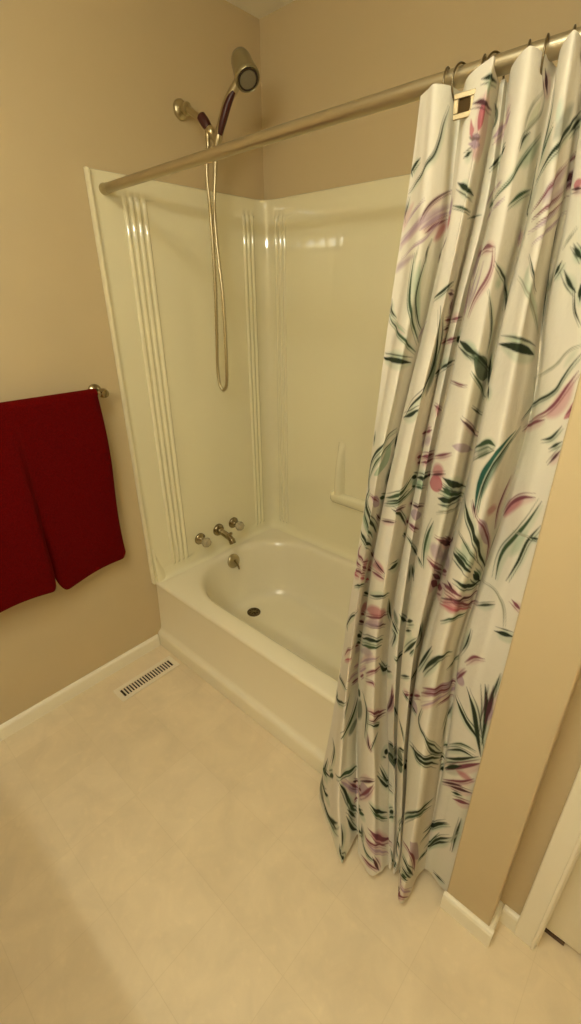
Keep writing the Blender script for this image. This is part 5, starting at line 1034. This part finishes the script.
def spline_rows(tab, zs):
    """smooth interpolation of every fold line at heights zs -> array (rows, lines, 2)"""
    tab = np.array(tab)[:, ::-1]; z = np.array(CZ)[::-1]
    m = np.gradient(tab, z, axis=1)
    i = np.clip(np.searchsorted(z, zs) - 1, 0, len(z) - 2)
    h = (z[i + 1] - z[i]); t = (zs - z[i]) / h
    t = np.clip(t, -0.1, 1.1)
    h00 = 2 * t**3 - 3 * t**2 + 1; h10 = t**3 - 2 * t**2 + t; h01 = -2 * t**3 + 3 * t**2; h11 = t**3 - t**2
    r = tab[:, i] * h00[None, :, None] + m[:, i] * (h * h10)[None, :, None] + tab[:, i + 1] * h01[None, :, None] + m[:, i + 1] * (h * h11)[None, :, None]
    return np.transpose(r, (1, 0, 2))
ZT, ZB = 1.822, 0.028
NR = 980
zs = np.linspace(ZT, ZB, NR)
ctrl = spline_rows(CF, zs)                       # rows x 13 x 2
VALLEY = {2, 4, 6, 8, 10}
lines = []
for k in range(ctrl.shape[1] - 1):                # a shoulder between each valley and ridge makes the folds round
    lines.append(ctrl[:, k])
    a, b = ctrl[:, k], ctrl[:, k + 1]
    if k in VALLEY: lines.append(np.stack([a[:, 0] + (b[:, 0] - a[:, 0]) * 0.34, a[:, 1] + (b[:, 1] - a[:, 1]) * 0.58], -1))
    elif k + 1 in VALLEY: lines.append(np.stack([b[:, 0] + (a[:, 0] - b[:, 0]) * 0.34, b[:, 1] + (a[:, 1] - b[:, 1]) * 0.58], -1))
    else: lines.append((a + b) / 2)
lines.append(ctrl[:, -1])
ctrl = np.stack(lines, 1)
nl = ctrl.shape[1]
seg_len = np.maximum(np.linalg.norm(np.diff(ctrl, axis=1), axis=2).mean(0) * 1.12, 0.006)
seg_n = np.maximum((seg_len / 0.0018).astype(int), 6)
cols, S_at = [], []
pad = np.concatenate([2 * ctrl[:, :1] - ctrl[:, 1:2], ctrl, 2 * ctrl[:, -1:] - ctrl[:, -2:-1]], 1)
s0_ = 0.0
for k in range(nl - 1):
    p0, p1, p2, p3 = (pad[:, k + j] for j in range(4))
    for q in range(seg_n[k] + (1 if k == nl - 2 else 0)):
        t = q / seg_n[k]
        cols.append(0.5 * (2 * p1 + (p2 - p0) * t + (2 * p0 - 5 * p1 + 4 * p2 - p3) * t * t + (3 * p1 - p0 - 3 * p2 + p3) * t**3))
        S_at.append(s0_ + seg_len[k] * t)
    s0_ += seg_len[k]
XY = np.stack(cols, 1)                           # rows x cols x 2
S_at = np.array(S_at); NCc = len(S_at)
# small soft wrinkles across the folds
rng = np.random.RandomState(5)
wr = np.zeros((NR, NCc))
for q in range(26):
    fs, fz = rng.uniform(4, 18), rng.uniform(-1.6, 1.6)
    wr += np.sin(2 * PI * (fs * S_at[None, :] + fz * zs[:, None]) + rng.uniform(0, 6.3)) * rng.uniform(0.2, 1) * 0.0008
tan = np.gradient(XY, axis=1); ln_ = np.linalg.norm(tan, axis=2, keepdims=True) + 1e-9
nv = np.stack([tan[..., 1], -tan[..., 0]], -1) / ln_
fade = np.clip((ZT - zs) / 0.10, 0.15, 1)[:, None]
XY = XY + nv * (wr * fade)[..., None]
# the hem and the heading dip a little between the folds
fk = np.interp(S_at, np.concatenate([[0], np.cumsum(seg_len)])[::2], [0.9, 1.0, 0.3, 2.0, 0.2, .4, 0.2, 2.2, 0.4, 2.2, 0.4, 2.0, .5])
top_w = np.clip((zs - (ZT - 0.16)) / 0.16, 0, 1)[:, None] ** 1.5
bot_w = np.clip((ZB + 0.2 - zs) / 0.2, 0, 1)[:, None]
ZZ = zs[:, None] + top_w * (fk[None, :] - 1) * 0.008 + bot_w * 0.006 * np.sin(S_at[None, :] * 40)

# --- printed pattern, painted in cloth coordinates (s along the cloth, z up)
BASE = np.array([0.755, 0.708, 0.600])
PAL = {'g': (0.045, 0.080, 0.038), 'd': (0.024, 0.036, 0.018), 't': (0.022, 0.095, 0.068), 'm': (0.20, 0.060, 0.080), 'k': (0.085, 0.032, 0.040),
       'p': (0.56, 0.30, 0.31), 'u': (0.42, 0.30, 0.36), 'v': (0.36, 0.47, 0.33), 'w': (0.50, 0.62, 0.52), 'o': (0.33, 0.33, 0.24), 'r': (0.46, 0.13, 0.16), 'l': (0.62, 0.62, 0.46)}
PR = np.tile(BASE, (NR, NCc, 1))
cl = np.zeros((NR, NCc))
for q in range(14):
    cl += np.sin(2 * PI * (rng.uniform(-4, 4) * S_at[None, :] + rng.uniform(-4, 4) * zs[:, None]) + rng.uniform(0, 6.3))
PR *= (1 + 0.012 * cl / 2)[..., None]
wash = np.clip(np.sin(2 * PI * (2.1 * S_at[None, :] + 1.3 * zs[:, None])) * np.sin(2 * PI * (1.2 * S_at[None, :] - 2.0 * zs[:, None]) + 1), 0, 1)[..., None] * 0.35
PR = PR * (1 - wash) + PR * np.array([0.93, 1.0, 0.93]) * wash
dz = (ZT - ZB) / (NR - 1)
def stroke(c, w, pts, soft=0.0016, alpha=1.0):
    P = np.array(pts, float)
    if len(P) == 2: P = np.stack([P[0], (P[0] + P[1]) / 2, P[1]])
    Q = np.concatenate([[2 * P[0] - P[1]], P, [2 * P[-1] - P[-2]]])
    pl = []
    for i in range(1, len(Q) - 2):
        for t in np.linspace(0, 1, 9)[:-1]:
            pl.append(0.5 * (2 * Q[i] + (Q[i + 1] - Q[i - 1]) * t + (2 * Q[i - 1] - 5 * Q[i] + 4 * Q[i + 1] - Q[i + 2]) * t * t + (3 * Q[i] - Q[i - 1] - 3 * Q[i + 1] + Q[i + 2]) * t**3))
    pl.append(Q[-2]); pl = np.array(pl)
    a = pl.min(0) - w - 0.006; b = pl.max(0) + w + 0.006
    c0, c1 = np.searchsorted(S_at, [a[0], b[0]]); r0 = max(0, int((ZT - b[1]) / dz)); r1 = min(NR, int((ZT - a[1]) / dz) + 2)
    if c1 <= c0 or r1 <= r0: return
    gs = S_at[None, c0:c1]; gz = zs[r0:r1, None]
    cov = np.zeros((r1 - r0, c1 - c0)); n = len(pl) - 1
    for i in range(n):
        A, Bq = pl[i], pl[i + 1]; dd = Bq - A; L2 = dd @ dd + 1e-12
        tt = np.clip(((gs - A[0]) * dd[0] + (gz - A[1]) * dd[1]) / L2, 0, 1)
        dist = np.hypot(gs - A[0] - tt * dd[0], gz - A[1] - tt * dd[1])
        f = (i + tt) / n
        half = 0.5 * w * np.clip(np.sin(PI * (0.02 + 0.95 * f)) ** 0.9, 0.12, 1)
        cov = np.maximum(cov, np.clip((half + soft / 2 - dist) / soft, 0, 1))
    cov = (cov * alpha)[..., None]
    PR[r0:r1, c0:c1] = PR[r0:r1, c0:c1] * (1 - cov) + np.array(PAL[c]) * cov
for (c, w, al, so, pts) in STROKES:                # pale watercolour bleeding under each brush stroke
    if al < 90 or w < 4.5: continue
    wash_c = 'v' if c in 'dgto' else 'p'
    off = 0.55 * w * (1 if len(pts) % 2 else -1)
    stroke(wash_c, w * 2.6 / 1000, [((a + off) / 1000, (b - off * 0.6) / 1000) for a, b in pts], 0.007, 0.42)
for (c, w, al, so, pts) in STROKES:
    q = np.array(pts, float)
    if al >= 90:                                  # brush strokes run out a little past their ends
        e0 = q[0] - q[1]; e1 = q[-1] - q[-2]
        q[0] += e0 / (np.hypot(*e0) + 1e-6) * 5; q[-1] += e1 / (np.hypot(*e1) + 1e-6) * 5
        if np.abs(np.diff(q, axis=0)).sum() > 26 and w > 3:   # and carry a dry hair line alongside
            tg = np.gradient(q, axis=0); tg /= np.linalg.norm(tg, axis=1, keepdims=True) + 1e-6
            sd = 1 if int(abs(q[0, 0]) * 7 + abs(q[0, 1]) * 3) % 2 else -1
            q2 = q + np.stack([-tg[:, 1], tg[:, 0]], -1) * sd * w * 0.95
            stroke(c, max(1.8, w * 0.32) / 1000, q2 / 1000, so / 1000, 0.85)
    stroke(c, w / 1000, q / 1000, so / 1000, al / 100)

cur = empty('shower_curtain', (1.3, RY, 1.81), 'off-white shower curtain with green and mauve leaf print gathered at the end wall', 'shower curtain')
me = bpy.data.meshes.new('curtain_cloth')
V3 = np.concatenate([XY, ZZ[..., None]], -1).reshape(-1, 3).astype(np.float32)
idx = np.arange(NR * NCc).reshape(NR, NCc)
F4 = np.stack([idx[:-1, :-1], idx[1:, :-1], idx[1:, 1:], idx[:-1, 1:]], -1).reshape(-1, 4)
me.vertices.add(len(V3)); me.vertices.foreach_set('co', V3.ravel())
me.loops.add(F4.size); me.loops.foreach_set('vertex_index', F4.ravel().astype(np.int32))
me.polygons.add(len(F4)); me.polygons.foreach_set('loop_start', (np.arange(len(F4)) * 4).astype(np.int32))
me.update(calc_edges=True)
me.polygons.foreach_set('use_smooth', np.ones(len(F4), bool))
ca = me.color_attributes.new('print', 'FLOAT_COLOR', 'POINT')
ca.data.foreach_set('color', np.concatenate([PR, np.ones((NR, NCc, 1))], -1).astype(np.float32).ravel())
me.validate()
me.materials.append(M['cloth'])
co = bpy.data.objects.new('cloth', me); COL.objects.link(co)
co.parent = cur; co.matrix_parent_inverse = Matrix.Translation(-cur.location)
# square metal eyelet on the heading and the hook rings
def top_at(x):
    k = int(np.argmin(np.abs(XY[6, :, 0] - x) + 0.5 * (XY[6, :, 1] + 0.80)))
    return Vector((XY[6, k, 0], XY[6, k, 1], 0))
bm = bmesh.new()
c = Vector((1.2165, -0.776, 1.783))
for a, b in (((-.0165, -.0165), (.0165, -.009)), ((-.0165, .009), (.0165, .0165)), ((-.0165, -.009), (-.009, .009)), ((.009, -.009), (.0165, .009))):
    box(bm, (c.x + a[0], c.y - .003, c.z + a[1]), (c.x + b[0], c.y + .002, c.z + b[1]), .0008, 1)
bmesh.ops.rotate(bm, cent=c, matrix=Matrix.Rotation(math.radians(8), 3, 'Z') @ Matrix.Rotation(math.radians(-3), 3, 'Y'), verts=bm.verts)
ey = obj('square_eyelet', bm, M['eyelet'], cur, True)
bm = B((c.x - .010, c.y + .0005, c.z - .010), (c.x + .010, c.y + .003, c.z + .010))
obj('eyelet_backing', bm, M['drain'], ey)
ring_x = [1.162, 1.187, 1.222, 1.240, 1.287, 1.312, 1.345, 1.372, 1.395, 1.416, 1.436, 1.455]
for i, x in enumerate(ring_x):
    tilt = math.radians([14, -6, 16, -10, 18, 14, 20, -8, 10, -10, 6, 8][i])
    rr = 0.0265
    bm = torus(bmesh.new(), (x, RY, rodz(x) + RR + 0.0018 - rr), (math.cos(tilt), math.sin(tilt), 0), rr, 0.0017)
    obj('hook_ring', bm, M['ring'], cur, True, 180)

# ------------------------------------------------------------------ towel bar and towel
BZ, BX = 1.214, 0.070
tb = empty('towel_bar', (0, -1.19, BZ), 'chrome towel bar on the left wall carrying the red towel', 'towel bar')
bm = bmesh.new()
tube(bm, [(BX, -0.872, BZ), (BX, -1.52, BZ)], 0.008, 16)
obj('bar', bm, M['nickel'], tb, True)
for y in (-0.884, -1.508):
    bm = lathe(bmesh.new(), (0.0005, y, BZ), (1, 0, 0), [(0, .024), (.006, .024), (.012, .018), (.016, .010), (.045, .009), (.052, .014), (.060, .0165), (.072, .0165), (.082, .013), (.086, .004)], 26)
    obj('bracket', bm, M['chrome'], tb, True)

# towel: one sheet folded over the bar, its two long edges meeting in the middle of the front
YR, YL, YM = -0.912, -1.475, -1.192
bm = bmesh.new()
NY = 90
def tz_bottom(f):      # front hem height across the width (f: 0 right .. 1 left)
    if f < 0.5:
        g = f / 0.5
        return 0.556 + 0.012 * math.sin(g * 3.4 + 0.6) - 0.014 * g + 0.02 * max(0, g - 0.94) / 0.06
    g = (f - 0.5) / 0.5
    return 0.566 + 0.014 * math.sin(g * 4 + 0.3) + 0.004
rows = []
path = []
for k in range(17):    # back layer, from its hem up to the bar
    path.append(('b', k / 16))
for k in range(1, 12): path.append(('t', k / 12))
for k in range(51): path.append(('f', k / 50))
Rb = 0.0150
for kind, t in path:
    row = []
    for i in range(NY + 1):
        f = i / NY; y = YR + (YL - YR) * f
        # the slit: the two halves part towards the bottom
        seam = math.exp(-((f - 0.5) / 0.022) ** 2)
        if kind == 'b':
            z = 0.66 + (BZ - 0.66) * t; x = BX - Rb - 0.006 * (1 - t) + 0.003 * math.sin(f * 9) - 0.026 * max(0, 0.5 - f) / 0.5 * (1 - t)
        elif kind == 't':
            a = PI - t * PI; x = BX + Rb * math.cos(a) * 1.05; z = BZ + Rb * math.sin(a)
        else:
            zb = tz_bottom(f); z = BZ + (zb - BZ) * t
            left = 1 / (1 + math.exp(-(f - 0.5) * 90))
            x = BX + Rb * 1.05 + 0.004 * math.sin(f * 11 + t * 2) * t + 0.003 * math.sin(t * 7 + f * 5)
            right_curve = (1 - left) * (0.020 * (f / 0.5) ** 1.0 - 0.010) * min(1, t * 2.5)      # right half turns away from the lamp
            left_curve = left * (0.026 * math.sin(PI * min(1, (f - 0.5) / 0.5 * 0.55 + 0.5))) * min(1, t * 2)
            x += -right_curve * 1.2 + left_curve - 0.036 * max(0, 0.5 - f) / 0.5 * t
            x -= seam * 0.030 * min(1, t * 1.3) ** 2
            zz = z + seam * 0.10 * max(0, t - 0.55)
            z = zz
        # edge roll and slight skew of the free right edge
        edge = max(0, (0.05 - f) / 0.05)
        if kind == 'f':
            x -= 0.012 * edge ** 2; y += 0.006 * t * (1 - f) + 0.005 * math.sin(t * 6) * (1 - f) ** 3
            cr = max(0, 1 - f / 0.045) ** 2 + max(0, 1 - abs(f - 0.475) / 0.05) ** 2 * (f < 0.5) * 0.6
            z += 0.022 * cr * max(0, t - 0.85) / 0.15
        row.append(bm.verts.new((x, y, z)))
    rows.append(row)
for A, Bv in zip(rows, rows[1:]):
    for i in range(NY): bm.faces.new((A[i], A[i + 1], Bv[i + 1], Bv[i]))
tw = obj('bath_towel', bm, M['towel'], None, True, 180)
md = tw.modifiers.new('thick', 'SOLIDIFY'); md.thickness = 0.011; md.offset = 0
md = tw.modifiers.new('round', 'SUBSURF'); md.levels = 1; md.render_levels = 1
tag(tw, 'dark red terry towel hanging folded over the towel bar on the left wall', 'towel')

# ------------------------------------------------------------------ floor register
VX0, VX1, VY0, VY1 = 0.108, 0.192, -1.098, -0.816
reg = empty('floor_register', ((VX0 + VX1) / 2, (VY0 + VY1) / 2, 0), 'cream slotted floor register by the left baseboard near the bathtub', 'floor register')
bm = bmesh.new()
ix0, ix1, iy0, iy1 = VX0 + 0.019, VX1 - 0.019, VY0 + 0.020, VY1 - 0.020
for a, b in (((VX0, VY0), (VX1, iy0)), ((VX0, iy1), (VX1, VY1)), ((VX0, iy0), (ix0, iy1)), ((ix1, iy0), (VX1, iy1))):
    box(bm, (*a, 0.0008), (*b, 0.0060), 0.0012, 1)
obj('frame', bm, M['register'], reg)
bm = bmesh.new(); ns = 19
for k in range(1, ns):
    y = iy0 + (iy1 - iy0) * k / ns
    box(bm, (ix0, y - 0.0025, 0.0012), (ix1, y + 0.0025, 0.0052))
obj('grille', bm, M['register'], reg)
obj('slot_shade', B((ix0, iy0, 0.0005), (ix1, iy1, 0.0012)), M['dark'], reg)  # dark plate painted as the shade of the duct below the slots

# ------------------------------------------------------------------ vanity, lamp and added fill dome behind the camera
VF = -1.86
van = empty('vanity_cabinet', (1.43, -2.13, 0), 'cream vanity cabinet with laminate top against the wall facing the bathtub', 'vanity')
bm = B((0.72, FY + 0.004, 0.09), (2.14, VF + 0.02, 0.76)); box(bm, (0.74, FY + 0.004, 0.0005), (2.12, VF + 0.09, 0.09))
obj('body', bm, M['vanity'], van)
for k in range(4):
    x0 = 0.735 + k * 0.355
    d_ = obj('cabinet_door', B((x0, VF, 0.11), (x0 + 0.34, VF + 0.0195, 0.74), 0.004), M['vanity'], van)
    obj('knob', lathe(bmesh.new(), (x0 + (0.30 if k == 0 else 0.04), VF, 0.64), (0, 1, 0), [(0, .006), (-.012, .006), (-.016, .014), (-.024, .013), (-.026, .002)], 18), M['nickel'], d_, True)
bm = B((0.70, FY + 0.004, 0.7605), (2.16, VF - 0.015, 0.80), 0.006); box(bm, (0.70, FY + 0.004, 0.80), (2.16, FY + 0.024, 0.90), 0.004)
obj('countertop', bm, M['counter'], van)
LZ = 1.965
lamp = empty('vanity_light', (1.53, FY, LZ), 'row of lit globe bulbs on a metal bar above the vanity', 'vanity light')
obj('back_plate', B((1.19, FY + 0.003, LZ - 0.055), (1.87, FY + 0.040, LZ + 0.055), 0.006), M['chrome'], lamp)
for k in range(5):
    x = 1.27 + k * 0.13
    s = obj('socket', lathe(bmesh.new(), (x, FY + 0.040, LZ), (0, 1, 0), [(0, .026), (.022, .026), (.026, .020)], 24), M['chrome'], lamp, True)
    bm = bmesh.new(); bmesh.ops.create_uvsphere(bm, u_segments=32, v_segments=20, radius=0.032)
    bmesh.ops.translate(bm, verts=bm.verts, vec=(x, FY + 0.096, LZ))
    obj('bulb', bm, M['bulb'], s, True, 180)

dome = empty('added_fill_light', (1.25, -1.70, H), 'unseen glowing dome added on the ceiling to brighten the room', 'fill light')  # added out of view as soft fill for floor and walls
obj('base_ring', lathe(bmesh.new(), (1.25, -1.70, H - 0.0005), (0, 0, -1), [(0, .20), (.018, .20), (.024, .188), (.024, .05)], 48), M['nickel'], dome, True)
obj('shade', lathe(bmesh.new(), (1.25, -1.70, H - 0.0245), (0, 0, -1), [(0, .182), (.02, .18), (.045, .16), (.068, .12), (.082, .06), (.086, .002)], 48), M['dome'], dome, True)

# ------------------------------------------------------------------ camera, world, view
cam = bpy.data.cameras.new('camera'); co_ = bpy.data.objects.new('camera', cam); COL.objects.link(co_)
f = Vector((-0.60737173, 0.66819286, -0.42967182)); u = Vector((-0.28343778, 0.32299687, 0.9029596)); r = f.cross(u).normalized(); u = r.cross(f).normalized()
mt = Matrix((r, u, -f)).transposed().to_4x4(); mt.translation = Vector((1.627, -1.6391, 1.5167))
co_.matrix_world = mt
cam.sensor_fit = 'VERTICAL'; cam.sensor_height = 36.0; cam.lens = 455.55 / 1024 * 36.0
cam.clip_start = 0.02; cam.clip_end = 50
SC.camera = co_
w = bpy.data.worlds.new('world'); SC.world = w; w.use_nodes = True
w.node_tree.nodes['Background'].inputs['Color'].default_value = (0.05, 0.04, 0.03, 1)
w.node_tree.nodes['Background'].inputs['Strength'].default_value = 0.2
SC.view_settings.view_transform = 'Standard'; SC.view_settings.look = 'None'
SC.view_settings.gamma = 1.0; SC.view_settings.use_curve_mapping = False
SC.view_settings.exposure = 0.07
SC.cycles.max_bounces = 8; SC.cycles.diffuse_bounces = 5; SC.cycles.glossy_bounces = 4
SC.cycles.use_denoising = True
SC.cycles.sample_clamp_indirect = 12.0
